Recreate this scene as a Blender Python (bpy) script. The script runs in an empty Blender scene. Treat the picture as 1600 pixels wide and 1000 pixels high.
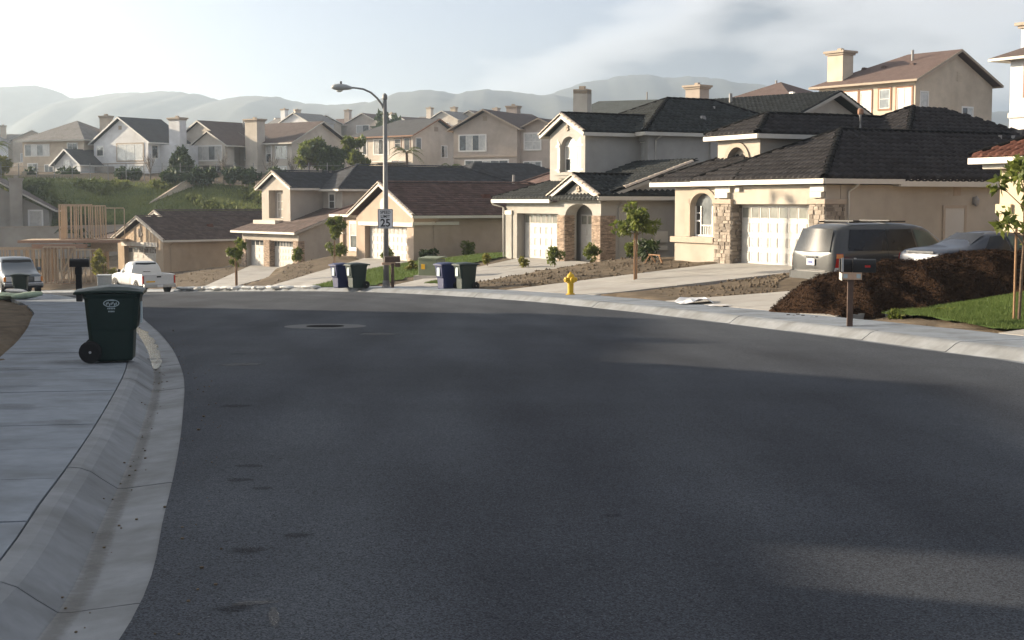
import bpy, math, random
import numpy as np
from mathutils import Vector, Matrix

R = math.radians
random.seed(7)
rng = np.random.default_rng(7)
sc = bpy.context.scene
COL = sc.collection

# ---------------------------------------------------------------- camera
cam_d = bpy.data.cameras.new('camera')
cam = bpy.data.objects.new('camera', cam_d)
COL.objects.link(cam)
cam.location = (0, 0, 1.67)
cam.rotation_euler = (R(90) - math.atan(185 / 2200.0), 0, 0)
cam_d.sensor_width = 36
cam_d.lens = 49.5
cam_d.clip_end = 20000
sc.camera = cam

# ---------------------------------------------------------------- sky, sun, exposure
SUN_AZ, SUN_EL = 68.0, 14.0           # degrees left of the view axis, degrees up
sv = Vector((-math.sin(R(SUN_AZ)) * math.cos(R(SUN_EL)), math.cos(R(SUN_AZ)) * math.cos(R(SUN_EL)), math.sin(R(SUN_EL))))
w = bpy.data.worlds.new('World')
sc.world = w
w.use_nodes = True
nt = w.node_tree
nt.nodes.clear()
def N(t, ty, **kw):
    n = t.nodes.new(ty)
    for k, v in kw.items():
        setattr(n, k, v)
    return n
out = N(nt, 'ShaderNodeOutputWorld')
bg = N(nt, 'ShaderNodeBackground')
bg.inputs[1].default_value = 0.05
sky = N(nt, 'ShaderNodeTexSky', sky_type='NISHITA', sun_disc=False)
sky.sun_elevation = R(SUN_EL)
sky.sun_rotation = R(-SUN_AZ)
sky.air_density = 0.6
sky.dust_density = 2.0
sky.ozone_density = 2.0
# clouds: broken layer projected on a high plane plus low cumulus
tc = N(nt, 'ShaderNodeTexCoord')
sep = N(nt, 'ShaderNodeSeparateXYZ')
nt.links.new(tc.outputs['Generated'], sep.inputs[0])
def math_n(t, op, a, b=None, clamp=False):
    n = N(t, 'ShaderNodeMath', operation=op, use_clamp=clamp)
    for i, v in enumerate((a, b)):
        if v is None: continue
        if isinstance(v, (int, float)): n.inputs[i].default_value = v
        else: t.links.new(v, n.inputs[i])
    return n.outputs[0]
mp = N(nt, 'ShaderNodeMapping')
mp.inputs['Location'].default_value = (7.7, 1.9, 0.0)
mp.inputs['Scale'].default_value = (2.3, 2.3, 7.5)
nt.links.new(tc.outputs['Generated'], mp.inputs[0])
nz = N(nt, 'ShaderNodeTexNoise')
nz.inputs['Scale'].default_value = 1.0
nz.inputs['Detail'].default_value = 10
nz.inputs['Roughness'].default_value = 0.5
nt.links.new(mp.outputs[0], nz.inputs[0])
rm = N(nt, 'ShaderNodeValToRGB')
rm.color_ramp.elements[0].position = 0.48
rm.color_ramp.elements[1].position = 0.62
nt.links.new(nz.outputs[0], rm.inputs[0])
# shading of the clouds: thick parts go grey
rs = N(nt, 'ShaderNodeValToRGB')
rs.color_ramp.elements[0].position = 0.50
rs.color_ramp.elements[0].color = (15.0, 14.0, 12.8, 1)
rs.color_ramp.elements[1].position = 0.64
rs.color_ramp.elements[1].color = (1.7, 2.0, 2.4, 1)
nt.links.new(nz.outputs[0], rs.inputs[0])
mx = N(nt, 'ShaderNodeMixRGB')
nt.links.new(math_n(nt, 'ADD', math_n(nt, 'MULTIPLY', rm.outputs[0], 0.80), 0.12), mx.inputs[0])     # thin veil plus the thicker banks
nt.links.new(sky.outputs[0], mx.inputs[1])
nt.links.new(rs.outputs[0], mx.inputs[2])
nt.links.new(mx.outputs[0], bg.inputs[0])
nt.links.new(bg.outputs[0], out.inputs[0])

sun_d = bpy.data.lights.new('sun', 'SUN')
sun_d.energy = 5.0
sun_d.angle = R(0.9)
sun_d.color = (1.0, 0.83, 0.62)
sun = bpy.data.objects.new('sun', sun_d)
COL.objects.link(sun)
sun.rotation_euler = sv.to_track_quat('Z', 'Y').to_euler()

sc.view_settings.view_transform = 'Standard'
sc.view_settings.look = 'None'
sc.view_settings.exposure = 1.58
sc.view_settings.gamma = 1
sc.view_settings.use_curve_mapping = False
sc.cycles.max_bounces = 6
sc.cycles.diffuse_bounces = 3
sc.cycles.glossy_bounces = 3
sc.cycles.volume_bounces = 1
sc.cycles.transparent_max_bounces = 8
try:
    sc.cycles.use_denoising = True
    sc.cycles.denoiser = 'OPENIMAGEDENOISE'
except Exception:
    pass

# ---------------------------------------------------------------- materials
def mat(name, col, rough=0.85, var=0.12, vs=3.0, bump=0.0, bs=40.0, spec=0.35, metal=0.0, coat=0.0, tint=False,
        dirt=0.0, stretch=None, wave=None, world=False, col2=None, detail=6, bdist=0.02, trans=0.0):
    m = bpy.data.materials.new(name)
    m.use_nodes = True
    t = m.node_tree
    b = t.nodes['Principled BSDF']
    b.inputs['Roughness'].default_value = rough
    b.inputs['Metallic'].default_value = metal
    b.inputs['Specular IOR Level'].default_value = spec
    b.inputs['Coat Weight'].default_value = coat
    b.inputs['Coat Roughness'].default_value = 0.04
    if world:
        g = N(t, 'ShaderNodeNewGeometry'); co = g.outputs['Position']
    else:
        g = N(t, 'ShaderNodeTexCoord'); co = g.outputs['Object']
    if stretch:
        mpp = N(t, 'ShaderNodeMapping'); mpp.inputs['Scale'].default_value = stretch
        t.links.new(co, mpp.inputs[0]); co = mpp.outputs[0]
    nn = N(t, 'ShaderNodeTexNoise'); nn.inputs['Scale'].default_value = vs; nn.inputs['Detail'].default_value = detail
    nn.inputs['Roughness'].default_value = 0.62
    t.links.new(co, nn.inputs[0])
    rp = N(t, 'ShaderNodeValToRGB')
    c1 = col2 if col2 else tuple(c * (1 - var) for c in col)
    c2 = col if col2 else tuple(min(1, c * (1 + var)) for c in col)
    rp.color_ramp.elements[0].position = 0.32; rp.color_ramp.elements[1].position = 0.68
    rp.color_ramp.elements[0].color = (*c1, 1); rp.color_ramp.elements[1].color = (*c2, 1)
    t.links.new(nn.outputs[0], rp.inputs[0])
    cur = rp.outputs[0]
    if dirt:
        n2 = N(t, 'ShaderNodeTexNoise'); n2.inputs['Scale'].default_value = vs * 0.23; n2.inputs['Detail'].default_value = 8
        t.links.new(co, n2.inputs[0])
        r2 = N(t, 'ShaderNodeValToRGB'); r2.color_ramp.elements[0].position = 0.42; r2.color_ramp.elements[1].position = 0.7
        r2.color_ramp.elements[0].color = (1, 1, 1, 1); k = 1 - dirt; r2.color_ramp.elements[1].color = (k, k * .98, k * .95, 1)
        t.links.new(n2.outputs[0], r2.inputs[0])
        mm = N(t, 'ShaderNodeMixRGB', blend_type='MULTIPLY'); mm.inputs[0].default_value = 1
        t.links.new(cur, mm.inputs[1]); t.links.new(r2.outputs[0], mm.inputs[2]); cur = mm.outputs[0]
    if tint:
        at = N(t, 'ShaderNodeAttribute', attribute_name='tint')
        mm = N(t, 'ShaderNodeMixRGB', blend_type='MULTIPLY'); mm.inputs[0].default_value = 1
        t.links.new(cur, mm.inputs[1]); t.links.new(at.outputs['Color'], mm.inputs[2]); cur = mm.outputs[0]
    t.links.new(cur, b.inputs['Base Color'])
    if bump:
        n3 = N(t, 'ShaderNodeTexNoise'); n3.inputs['Scale'].default_value = bs; n3.inputs['Detail'].default_value = 5
        t.links.new(co, n3.inputs[0])
        bp = N(t, 'ShaderNodeBump'); bp.inputs['Strength'].default_value = bump; bp.inputs['Distance'].default_value = bdist
        t.links.new(n3.outputs[0], bp.inputs['Height']); t.links.new(bp.outputs[0], b.inputs['Normal'])
    if trans:
        # thin leaves: some light passes through
        tl = N(t, 'ShaderNodeBsdfTranslucent'); t.links.new(cur, tl.inputs[0])
        ms = N(t, 'ShaderNodeMixShader'); ms.inputs[0].default_value = trans
        o = t.nodes['Material Output']
        t.links.new(b.outputs[0], ms.inputs[1]); t.links.new(tl.outputs[0], ms.inputs[2]); t.links.new(ms.outputs[0], o.inputs[0])
    return m

M = {}
def stucco(name, col): M[name] = mat('stucco_' + name, col, .92, .07, 1.4, .4, 60, .2, dirt=.20, bdist=.006)
stucco('cream', (.46, .41, .345)); stucco('grey', (.40, .385, .355)); stucco('tan', (.42, .335, .265)); stucco('greige', (.42, .38, .33))
stucco('gold', (.45, .35, .25)); stucco('white', (.74, .74, .74)); stucco('pale', (.64, .58, .50)); stucco('pink', (.50, .43, .37))
stucco('sand', (.62, .53, .42)); stucco('yellow', (.60, .50, .36)); stucco('taupe', (.36, .33, .29)); stucco('warmwhite', (.62, .57, .50))
M['trim'] = mat('trim_paint', (.58, .55, .49), .55, .03, 5, dirt=.06)
M['trimtan'] = mat('trim_tan', (.40, .33, .26), .85, .05, 4, .2, 60)
M['brown'] = mat('brown_trim', (.30, .17, .11), .8, .08, 4)
M['door'] = mat('garage_door_paint', (.50, .48, .445), .5, .02, 3, dirt=.04)
M['frame'] = mat('window_frame', (.78, .76, .72), .45, .02)
M['dark'] = mat('dark_void', (.02, .02, .02), .9, .1)
def glass(name, col, var=.5, vs=1.5, rough=.04): M[name] = mat('glass_' + name, col, rough, var, vs, spec=.9, coat=.6, detail=2)
glass('dark', (.035, .04, .045)); glass('mid', (.12, .13, .13)); glass('blind', (.50, .49, .46), .15, 3, .12); glass('garage', (.20, .20, .17), .25, 2, .1)
M['car'] = mat('glass_car', (.010, .011, .013), .2, .2, 1.5, spec=.3); M['cargreen'] = mat('glass_cargreen', (.07, .10, .09), .2, .2, 1.5, spec=.3)
def tile(name, col, var=.18): M[name] = mat('roof_' + name, tuple(c * .66 for c in col), .85, var, 9, .3, 90, .15, tint=True, dirt=.15)
tile('charcoal', (.058, .054, .056)); tile('green', (.064, .070, .070)); tile('slate', (.066, .070, .082)); tile('plum', (.155, .098, .088))
tile('terra', (.17, .07, .05)); tile('brownroof', (.13, .092, .08)); tile('greyroof', (.16, .15, .145)); tile('umber', (.135, .098, .088))
M['raketile'] = mat('rake_tile', (.50, .42, .34), .8, .15, 6, tint=False)
M['pipe'] = mat('vent_pipe', (.30, .29, .28), .6, .1)
def shingle(name, col):
    # far roofs: courses are too fine to build, the material carries them
    m = mat('roof_' + name, col, .85, .2, 6, dirt=.2); t = m.node_tree; b = t.nodes['Principled BSDF']
    tcn = N(t, 'ShaderNodeTexCoord'); wv = N(t, 'ShaderNodeTexWave', wave_type='BANDS', bands_direction='Z', wave_profile='SAW')
    wv.inputs['Scale'].default_value = 1.6; wv.inputs['Distortion'].default_value = .6
    t.links.new(tcn.outputs['Object'], wv.inputs[0]); bp = N(t, 'ShaderNodeBump'); bp.inputs['Strength'].default_value = .6; bp.inputs['Distance'].default_value = .05
    t.links.new(wv.outputs[0], bp.inputs['Height']); t.links.new(bp.outputs[0], b.inputs['Normal']); M[name] = m
shingle('far_brown', (.095, .070, .062)); shingle('far_dark', (.060, .062, .066)); shingle('far_grey', (.19, .18, .17)); shingle('far_red', (.115, .078, .068)); shingle('far_green', (.075, .085, .082))
M['brick'] = mat('brick', (.34, .255, .19), .9, .3, 14, .4, 80, .2, tint=True)
M['mortar'] = mat('mortar', (.30, .265, .225), .95, .1, 20, .3, 80)
M['stone'] = mat('ledge_stone', (.30, .255, .21), .9, .3, 9, .5, 50, .2, tint=True)
M['block'] = mat('block_wall', (.44, .36, .26), .95, .1, 4, .4, 60)
M['lumber'] = mat('lumber', (.42, .32, .22), .8, .18, 4, stretch=(6, 6, 1))
M['lumber_red'] = mat('lumber_red', (.30, .18, .12), .8, .18, 4, stretch=(1, 6, 6))
M['osb'] = mat('sheathing', (.36, .27, .18), .85, .2, 12)
M['concrete'] = mat('concrete', (.42, .40, .38), .9, .07, 5, .25, 70, .25, dirt=.22, world=True, bdist=.006)
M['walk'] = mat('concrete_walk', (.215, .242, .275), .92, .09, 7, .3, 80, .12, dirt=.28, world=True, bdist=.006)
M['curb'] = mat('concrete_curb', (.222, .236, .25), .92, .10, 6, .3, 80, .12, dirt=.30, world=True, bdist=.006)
M['drive'] = mat('concrete_drive', (.36, .345, .32), .9, .06, 3, .2, 70, .25, dirt=.2, world=True, bdist=.006)
M['dirt'] = mat('bare_dirt', (.20, .145, .10), .97, .35, 1.3, .6, 9, .1, col2=(.115, .085, .06), world=True, detail=12, bdist=.10)
M['soil'] = mat('lot_soil', (.165, .130, .092), .97, .35, 1.7, .7, 16, .1, col2=(.085, .067, .048), world=True, detail=12, bdist=.035)
M['mulch'] = mat('mulch', (.054, .031, .019), .98, .4, 9, 1.0, 24, .05, col2=(.020, .012, .008), detail=10, bdist=.08)
M['bank'] = mat('bank_grass', (.14, .155, .05), .95, .35, .35, .8, 6, .1, col2=(.06, .08, .026), world=True, bdist=.1)
M['turf'] = mat('turf', (.10, .15, .035), .95, .35, 2, .8, 40, .1, col2=(.06, .095, .02), world=True)
M['blade'] = mat('grass_blade', (.13, .18, .05), .75, .3, 1.5, spec=.2, col2=(.075, .11, .026), world=True, trans=.25)
M['leaf'] = mat('leaf_mid', (.19, .21, .045), .55, .35, 3, spec=.3, trans=.4, col2=(.075, .11, .022))
M['leaf_y'] = mat('leaf_yellow', (.20, .19, .035), .6, .35, 3, spec=.3, trans=.3)
M['leaf_d'] = mat('leaf_dark', (.045, .07, .022), .6, .35, 3, spec=.3, trans=.2)
M['leaf_h'] = mat('leaf_hill', (.23, .25, .07), .8, .5, .12, spec=.2, world=True, col2=(.06, .085, .028), trans=.3)
M['bark'] = mat('bark', (.16, .11, .075), .9, .3, 12, .5, 40)
M['twig'] = mat('bare_twig', (.17, .145, .12), .9, .2, 6)
M['stake'] = mat('stake_wood', (.34, .20, .11), .85, .2, 8, stretch=(8, 8, 1))
M['hill'] = mat('hill', (.075, .080, .062), .95, .3, .012, 0, world=True, col2=(.022, .030, .026), detail=14)
M['galv'] = mat('galvanised', (.20, .20, .195), .6, .12, 6, metal=.35)
M['galvl'] = mat('lamp_housing', (.36, .38, .38), .5, .08, 6)
M['lens'] = mat('lamp_lens', (.55, .56, .52), .2, .05)
M['sign'] = mat('sign_white', (.70, .71, .73), .45, .03)
M['black'] = mat('black_paint', (.012, .012, .013), .4, .1)
M['rubber'] = mat('rubber', (.018, .018, .018), .85, .15, 20)
M['bin'] = mat('bin_green', (.010, .026, .022), .45, .12, 5, .15, 120, .4, dirt=.1)
M['binblue'] = mat('bin_blue', (.012, .020, .085), .45, .12, 5, .15, 120, .4)
M['print'] = mat('print_pale', (.42, .50, .52), .7, .1, 30)
M['red'] = mat('red_paint', (.45, .02, .015), .4, .05)
M['hydrant'] = mat('hydrant_yellow', (.62, .40, .015), .5, .12, 8, dirt=.15)
M['boxgreen'] = mat('cabinet_green', (.17, .20, .13), .6, .1, 5, dirt=.15)
M['steel'] = mat('steel', (.45, .45, .45), .4, .1, metal=.8)
M['rim'] = mat('wheel_rim', (.42, .42, .43), .35, .05, metal=.6)
M['van'] = mat('van_paint', (.06, .062, .062), .35, .03, 2, metal=.3, coat=.35)
M['vangrey'] = mat('van_lower', (.20, .19, .17), .45, .05)
M['sedan'] = mat('sedan_paint', (.022, .030, .048), .4, .03, 2, metal=.2, coat=.3)
M['whitepaint'] = mat('truck_white', (.58, .58, .57), .4, .03, coat=.4)
M['suvpaint'] = mat('suv_paint', (.09, .11, .13), .4, .03, metal=.2, coat=.3)
M['chrome'] = mat('chrome', (.62, .62, .62), .15, .05, metal=1)
M['tail'] = mat('tail_red', (.40, .02, .015), .2, .1, coat=.5)
M['amber'] = mat('amber', (.65, .22, .03), .2, .1, coat=.5)
M['lampclear'] = mat('lamp_clear', (.55, .55, .55), .15, .1, coat=.5)
M['plate'] = mat('plate_white', (.74, .74, .74), .5, .03)
M['blueprint'] = mat('plate_blue', (.05, .07, .25), .5, .03)
M['sticker'] = mat('sticker_yellow', (.75, .42, .02), .5, .05)
M['bag'] = mat('sandbag', (.56, .56, .54), .9, .2, 8, .5, 40)
M['baggreen'] = mat('bag_green', (.30, .38, .28), .8, .25, 8, .5, 40)
M['paper'] = mat('paper', (.72, .72, .72), .8, .05)
M['flag'] = mat('flag_orange', (.75, .35, .03), .7, .05)
M['collar'] = mat('manhole_collar', (.095, .097, .10), .9, .15, 10, .3, 60, world=True)
M['iron'] = mat('cast_iron', (.010, .010, .011), 1.0, .2, 20, .4, 60, .05)
M['mailpost'] = mat('mail_post', (.10, .065, .05), .8, .2, 6)
M['copper'] = mat('wood_bracket', (.50, .34, .24), .8, .15, 8)

def soft(name, col, strength, attr=False):
    """stain that soaks into the surface: opaque in the middle, ragged and fading at the rim"""
    m = bpy.data.materials.new(name); m.use_nodes = True; t = m.node_tree; b = t.nodes['Principled BSDF']; b.inputs['Base Color'].default_value = (*col, 1); b.inputs['Roughness'].default_value = .95; b.inputs['Specular IOR Level'].default_value = .05
    g = N(t, 'ShaderNodeNewGeometry'); nn = N(t, 'ShaderNodeTexNoise'); nn.inputs['Scale'].default_value = 22; nn.inputs['Detail'].default_value = 8; t.links.new(g.outputs['Position'], nn.inputs['Vector'])
    at = N(t, 'ShaderNodeAttribute', attribute_name='soft')
    k = math_n(t, 'SUBTRACT', math_n(t, 'ADD', at.outputs['Fac'], nn.outputs[0]), .72)
    k = math_n(t, 'MULTIPLY', math_n(t, 'MULTIPLY', k, 2.2, True), strength)
    k = math_n(t, 'MULTIPLY', k, math_n(t, 'MULTIPLY', at.outputs['Fac'], 3.0, True))
    t.links.new(k, b.inputs['Alpha']); return m
M['stain'] = soft('oil_stain', (.022, .020, .018), .28); M['patch'] = soft('pale_scuff', (.15, .15, .15), .55); M['silt'] = soft('gutter_silt', (.14, .125, .10), .28); M['grime'] = soft('concrete_grime', (.11, .11, .11), .22)
def asphalt():
    m = mat('asphalt', (.046, .053, .065), .95, .16, .30, 0, world=True, spec=.12)
    t = m.node_tree; b = t.nodes['Principled BSDF']
    g = N(t, 'ShaderNodeNewGeometry')
    v = N(t, 'ShaderNodeTexVoronoi'); v.inputs['Scale'].default_value = 130
    t.links.new(g.outputs['Position'], v.inputs['Vector'])
    r = N(t, 'ShaderNodeValToRGB'); r.color_ramp.elements[0].position = .05; r.color_ramp.elements[1].position = .85
    r.color_ramp.elements[0].color = (.45, .45, .45, 1); r.color_ramp.elements[1].color = (1.6, 1.58, 1.54, 1)
    sepc = N(t, 'ShaderNodeSeparateColor'); t.links.new(v.outputs['Color'], sepc.inputs[0]); t.links.new(sepc.outputs[0], r.inputs[0])
    # rare pale stones
    v2 = N(t, 'ShaderNodeTexNoise'); v2.inputs['Scale'].default_value = 95; v2.inputs['Detail'].default_value = 1
    t.links.new(g.outputs['Position'], v2.inputs['Vector'])
    r2 = N(t, 'ShaderNodeValToRGB'); r2.color_ramp.elements[0].position = .68; r2.color_ramp.elements[1].position = .76
    r2.color_ramp.elements[0].color = (0, 0, 0, 1); r2.color_ramp.elements[1].color = (.10, .10, .095, 1)
    t.links.new(v2.outputs[0], r2.inputs[0])
    # faint tyre-polished and sealed streaks
    mpx = N(t, 'ShaderNodeMapping'); mpx.inputs['Rotation'].default_value = (0, 0, R(17)); mpx.inputs['Scale'].default_value = (.55, .06, 1)
    t.links.new(g.outputs['Position'], mpx.inputs[0])
    n4 = N(t, 'ShaderNodeTexNoise'); n4.inputs['Scale'].default_value = 1; n4.inputs['Detail'].default_value = 7
    t.links.new(mpx.outputs[0], n4.inputs['Vector'])
    r4 = N(t, 'ShaderNodeValToRGB'); r4.color_ramp.elements[0].position = .3; r4.color_ramp.elements[1].position = .7
    r4.color_ramp.elements[0].color = (.68, .68, .71, 1); r4.color_ramp.elements[1].color = (1.3, 1.28, 1.25, 1)
    t.links.new(n4.outputs[0], r4.inputs[0])
    base = b.inputs['Base Color'].links[0].from_socket
    x1 = N(t, 'ShaderNodeMixRGB', blend_type='MULTIPLY'); x1.inputs[0].default_value = 1
    t.links.new(base, x1.inputs[1]); t.links.new(r.outputs[0], x1.inputs[2])
    x2 = N(t, 'ShaderNodeMixRGB', blend_type='MULTIPLY'); x2.inputs[0].default_value = 1
    t.links.new(x1.outputs[0], x2.inputs[1]); t.links.new(r4.outputs[0], x2.inputs[2])
    x3 = N(t, 'ShaderNodeMixRGB', blend_type='ADD'); x3.inputs[0].default_value = 1
    t.links.new(x2.outputs[0], x3.inputs[1]); t.links.new(r2.outputs[0], x3.inputs[2])
    at = N(t, 'ShaderNodeAttribute', attribute_name='lane')
    x4 = N(t, 'ShaderNodeMixRGB', blend_type='MULTIPLY'); t.links.new(at.outputs['Fac'], x4.inputs[0]); x4.inputs[2].default_value = (.74, .74, .76, 1)
    t.links.new(x3.outputs[0], x4.inputs[1]); t.links.new(x4.outputs[0], b.inputs['Base Color'])
    bp = N(t, 'ShaderNodeBump'); bp.inputs['Strength'].default_value = .6; bp.inputs['Distance'].default_value = .005
    t.links.new(v.outputs['Distance'], bp.inputs['Height']); t.links.new(bp.outputs[0], b.inputs['Normal'])
    return m
M['asphalt'] = asphalt()

# ---------------------------------------------------------------- mesh helpers
class MB:
    def __init__(s): s.v = []; s.f = []; s.m = []; s.t = []
    def add(s, vs, fs, mi=0, tint=1.0):
        o = len(s.v); s.v += [tuple(p) for p in vs]
        for f in fs: s.f.append([o + i for i in f]); s.m.append(mi); s.t.append(tint)
        return s
    def box(s, x0, x1, y0, y1, z0, z1, mi=0, tint=1.0):
        v = [(x0, y0, z0), (x1, y0, z0), (x1, y1, z0), (x0, y1, z0), (x0, y0, z1), (x1, y0, z1), (x1, y1, z1), (x0, y1, z1)]
        return s.add(v, [(3, 2, 1, 0), (4, 5, 6, 7), (0, 1, 5, 4), (1, 2, 6, 5), (2, 3, 7, 6), (3, 0, 4, 7)], mi, tint)
    def ext(s, poly, off, mi=0, tint=1.0):
        n = len(poly); o = Vector(off); a = [Vector(p) for p in poly]; b = [p + o for p in a]
        fs = [tuple(range(n))[::-1], tuple(range(n, 2 * n))] + [(i, (i + 1) % n, n + (i + 1) % n, n + i) for i in range(n)]
        return s.add(a + b, fs, mi, tint)
    def bar(s, a, b, w, h, mi=0, up=(0, 0, 1), tint=1.0):
        a = Vector(a); b = Vector(b); d = (b - a).normalized(); u = Vector(up); r = d.cross(u)
        if r.length < 1e-4: r = Vector((1, 0, 0))
        r.normalize(); u = r.cross(d).normalized(); r *= w / 2; u *= h / 2
        v = [a - r - u, a + r - u, a + r + u, a - r + u, b - r - u, b + r - u, b + r + u, b - r + u]
        return s.add(v, [(0, 1, 2, 3), (7, 6, 5, 4), (0, 4, 5, 1), (1, 5, 6, 2), (2, 6, 7, 3), (3, 7, 4, 0)], mi, tint)
    def tube(s, pts, r, n=8, mi=0):
        P = [Vector(p) for p in pts]; rs = r if isinstance(r, (list, tuple)) else [r] * len(P)
        vs = []; up = Vector((0, 0, 1))
        for i, p in enumerate(P):
            d = (P[min(i + 1, len(P) - 1)] - P[max(i - 1, 0)]).normalized()
            a = d.cross(up)
            if a.length < .05: a = d.cross(Vector((1, 0, 0)))
            a.normalize(); b = d.cross(a)
            vs += [p + (a * math.cos(2 * math.pi * k / n) + b * math.sin(2 * math.pi * k / n)) * rs[i] for k in range(n)]
        fs = [(i * n + k, i * n + (k + 1) % n, (i + 1) * n + (k + 1) % n, (i + 1) * n + k) for i in range(len(P) - 1) for k in range(n)]
        fs += [tuple(range(n))[::-1], tuple(range((len(P) - 1) * n, len(P) * n))]
        return s.add(vs, fs, mi)
    def lathe(s, prof, n=16, mi=0, c=(0, 0, 0), ax='z'):
        vs = []
        for r, z in prof:
            for k in range(n):
                a = 2 * math.pi * k / n; p = (r * math.cos(a), r * math.sin(a), z)
                if ax == 'y': p = (p[0], p[2], p[1])
                if ax == 'x': p = (p[2], p[0], p[1])
                vs.append((p[0] + c[0], p[1] + c[1], p[2] + c[2]))
        m_ = len(prof)
        fs = [(i * n + k, i * n + (k + 1) % n, (i + 1) * n + (k + 1) % n, (i + 1) * n + k) for i in range(m_ - 1) for k in range(n)]
        fs += [tuple(range(n))[::-1], tuple(range((m_ - 1) * n, m_ * n))]
        return s.add(vs, fs, mi)
    def patch(s, rows, mi=0):
        n = len(rows[0]); vs = [p for r in rows for p in r]
        return s.add(vs, [(i * n + k, i * n + k + 1, (i + 1) * n + k + 1, (i + 1) * n + k) for i in range(len(rows) - 1) for k in range(n - 1)], mi)
    def mesh(s, name, mats, smooth=False, tint=False):
        me = bpy.data.meshes.new(name); me.from_pydata(s.v, [], s.f)
        for m_ in (mats if isinstance(mats, (list, tuple)) else [mats]): me.materials.append(M[m_] if isinstance(m_, str) else m_)
        if any(s.m): me.polygons.foreach_set('material_index', s.m)
        if tint or any(x != 1.0 for x in s.t):
            c = np.array(s.t, dtype=np.float32); at = me.attributes.new('tint', 'FLOAT_COLOR', 'FACE')
            at.data.foreach_set('color', np.stack([c, c, c, np.ones_like(c)], 1).ravel())
        if smooth: me.polygons.foreach_set('use_smooth', [True] * len(me.polygons))
        me.update(); return me
    def obj(s, name, mats, parent=None, smooth=False, bevel=0, sub=0, tint=False, fix=False):
        me = s.mesh(name, mats, smooth, tint)
        if fix: fixn(me)
        o = link(name, me, parent)
        if bevel:
            b = o.modifiers.new('bevel', 'BEVEL'); b.width = bevel; b.segments = 2; b.limit_method = 'ANGLE'; b.angle_limit = R(40)
        if sub:
            b = o.modifiers.new('sub', 'SUBSURF'); b.levels = sub; b.render_levels = sub
        return o
def fixn(me):
    import bmesh
    bm = bmesh.new(); bm.from_mesh(me); bmesh.ops.recalc_face_normals(bm, faces=bm.faces[:]); bm.to_mesh(me); bm.free()
def link(name, data, parent=None, loc=None, rot=None, scale=None):
    o = bpy.data.objects.new(name, data); COL.objects.link(o)
    if parent: o.parent = parent
    if loc is not None: o.location = loc
    if rot is not None: o.rotation_euler = rot
    if scale is not None: o.scale = scale
    return o
def tag(o, label=None, cat=None, group=None, kind=None):
    if label: o['label'] = label
    if cat: o['category'] = cat
    if group: o['group'] = group
    if kind: o['kind'] = kind
    return o
def empty(name, loc, rz=0, label=None, cat=None, group=None):
    o = link(name, None, None, loc, (0, 0, rz)); o.empty_display_size = .2
    return tag(o, label, cat, group)
def copy_tree(o, parent=None):
    c = o.copy(); COL.objects.link(c); c.parent = parent
    for ch in list(o.children): copy_tree(ch, c)
    return c
def npmesh(name, V, F, mats, parent=None, tint=None, smooth=False):
    V = np.asarray(V, dtype=np.float32); F = np.asarray(F, dtype=np.int32); k = F.shape[1]
    me = bpy.data.meshes.new(name)
    me.vertices.add(len(V)); me.vertices.foreach_set('co', V.ravel())
    me.loops.add(F.size); me.loops.foreach_set('vertex_index', F.ravel())
    me.polygons.add(len(F)); me.polygons.foreach_set('loop_start', np.arange(0, F.size, k, dtype=np.int32))
    try: me.polygons.foreach_set('loop_total', np.full(len(F), k, dtype=np.int32))
    except Exception: pass
    if smooth: me.polygons.foreach_set('use_smooth', np.ones(len(F), dtype=bool))
    for m_ in (mats if isinstance(mats, (list, tuple)) else [mats]): me.materials.append(M[m_])
    if tint is not None:
        c = np.asarray(tint, dtype=np.float32); at = me.attributes.new('tint', 'FLOAT_COLOR', 'FACE')
        at.data.foreach_set('color', np.stack([c, c, c, np.ones_like(c)], 1).ravel())
    me.update(calc_edges=True); me.validate()
    return link(name, me, parent)
# ---------------------------------------------------------------- street layout (metres; x right, y ahead of the camera)
def zr(x, y):
    d = -.56 * x + .83 * y - 50
    return -.0332 * y - .029 * (3 * np.logaddexp(0, d / 3))
def dense(pts, step=.5):
    P = np.array(pts, float); n = len(P); t = np.concatenate([[0], np.cumsum(np.hypot(*np.diff(P, axis=0).T))])
    # Catmull-Rom through the points, then resample evenly
    out = []
    for i in range(n - 1):
        p0, p1, p2, p3 = P[max(i - 1, 0)], P[i], P[i + 1], P[min(i + 2, n - 1)]
        for s in np.linspace(0, 1, 24, endpoint=False):
            out.append(.5 * ((2 * p1) + (p2 - p0) * s + (2 * p0 - 5 * p1 + 4 * p2 - p3) * s * s + (3 * p1 - p0 - 3 * p2 + p3) * s ** 3))
    out.append(P[-1]); Q = np.array(out); t = np.concatenate([[0], np.cumsum(np.hypot(*np.diff(Q, axis=0).T))])
    u = np.arange(0, t[-1], step)
    return np.stack([np.interp(u, t, Q[:, 0]), np.interp(u, t, Q[:, 1])], 1)
def normals(P):
    d = np.gradient(P, axis=0); d /= np.hypot(*d.T)[:, None]
    return np.stack([d[:, 1], -d[:, 0]], 1)            # to the right of travel
LC = dense([(-1.2, -30), (-1.35, -12), (-1.42, -4), (-1.5, 2), (-1.65, 5.9), (-2.18, 8.8), (-2.77, 11.67), (-3.39, 14.48), (-4.02, 17.24), (-4.61, 19.57),
            (-5.65, 23.35), (-6.98, 27.8), (-8.31, 31.95), (-9.43, 35.36), (-12.3, 42.5), (-16, 50.5), (-20.6, 59), (-25.8, 67.5), (-31.5, 76), (-38.5, 85.5), (-46, 95), (-60, 112), (-78, 134)])
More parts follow.
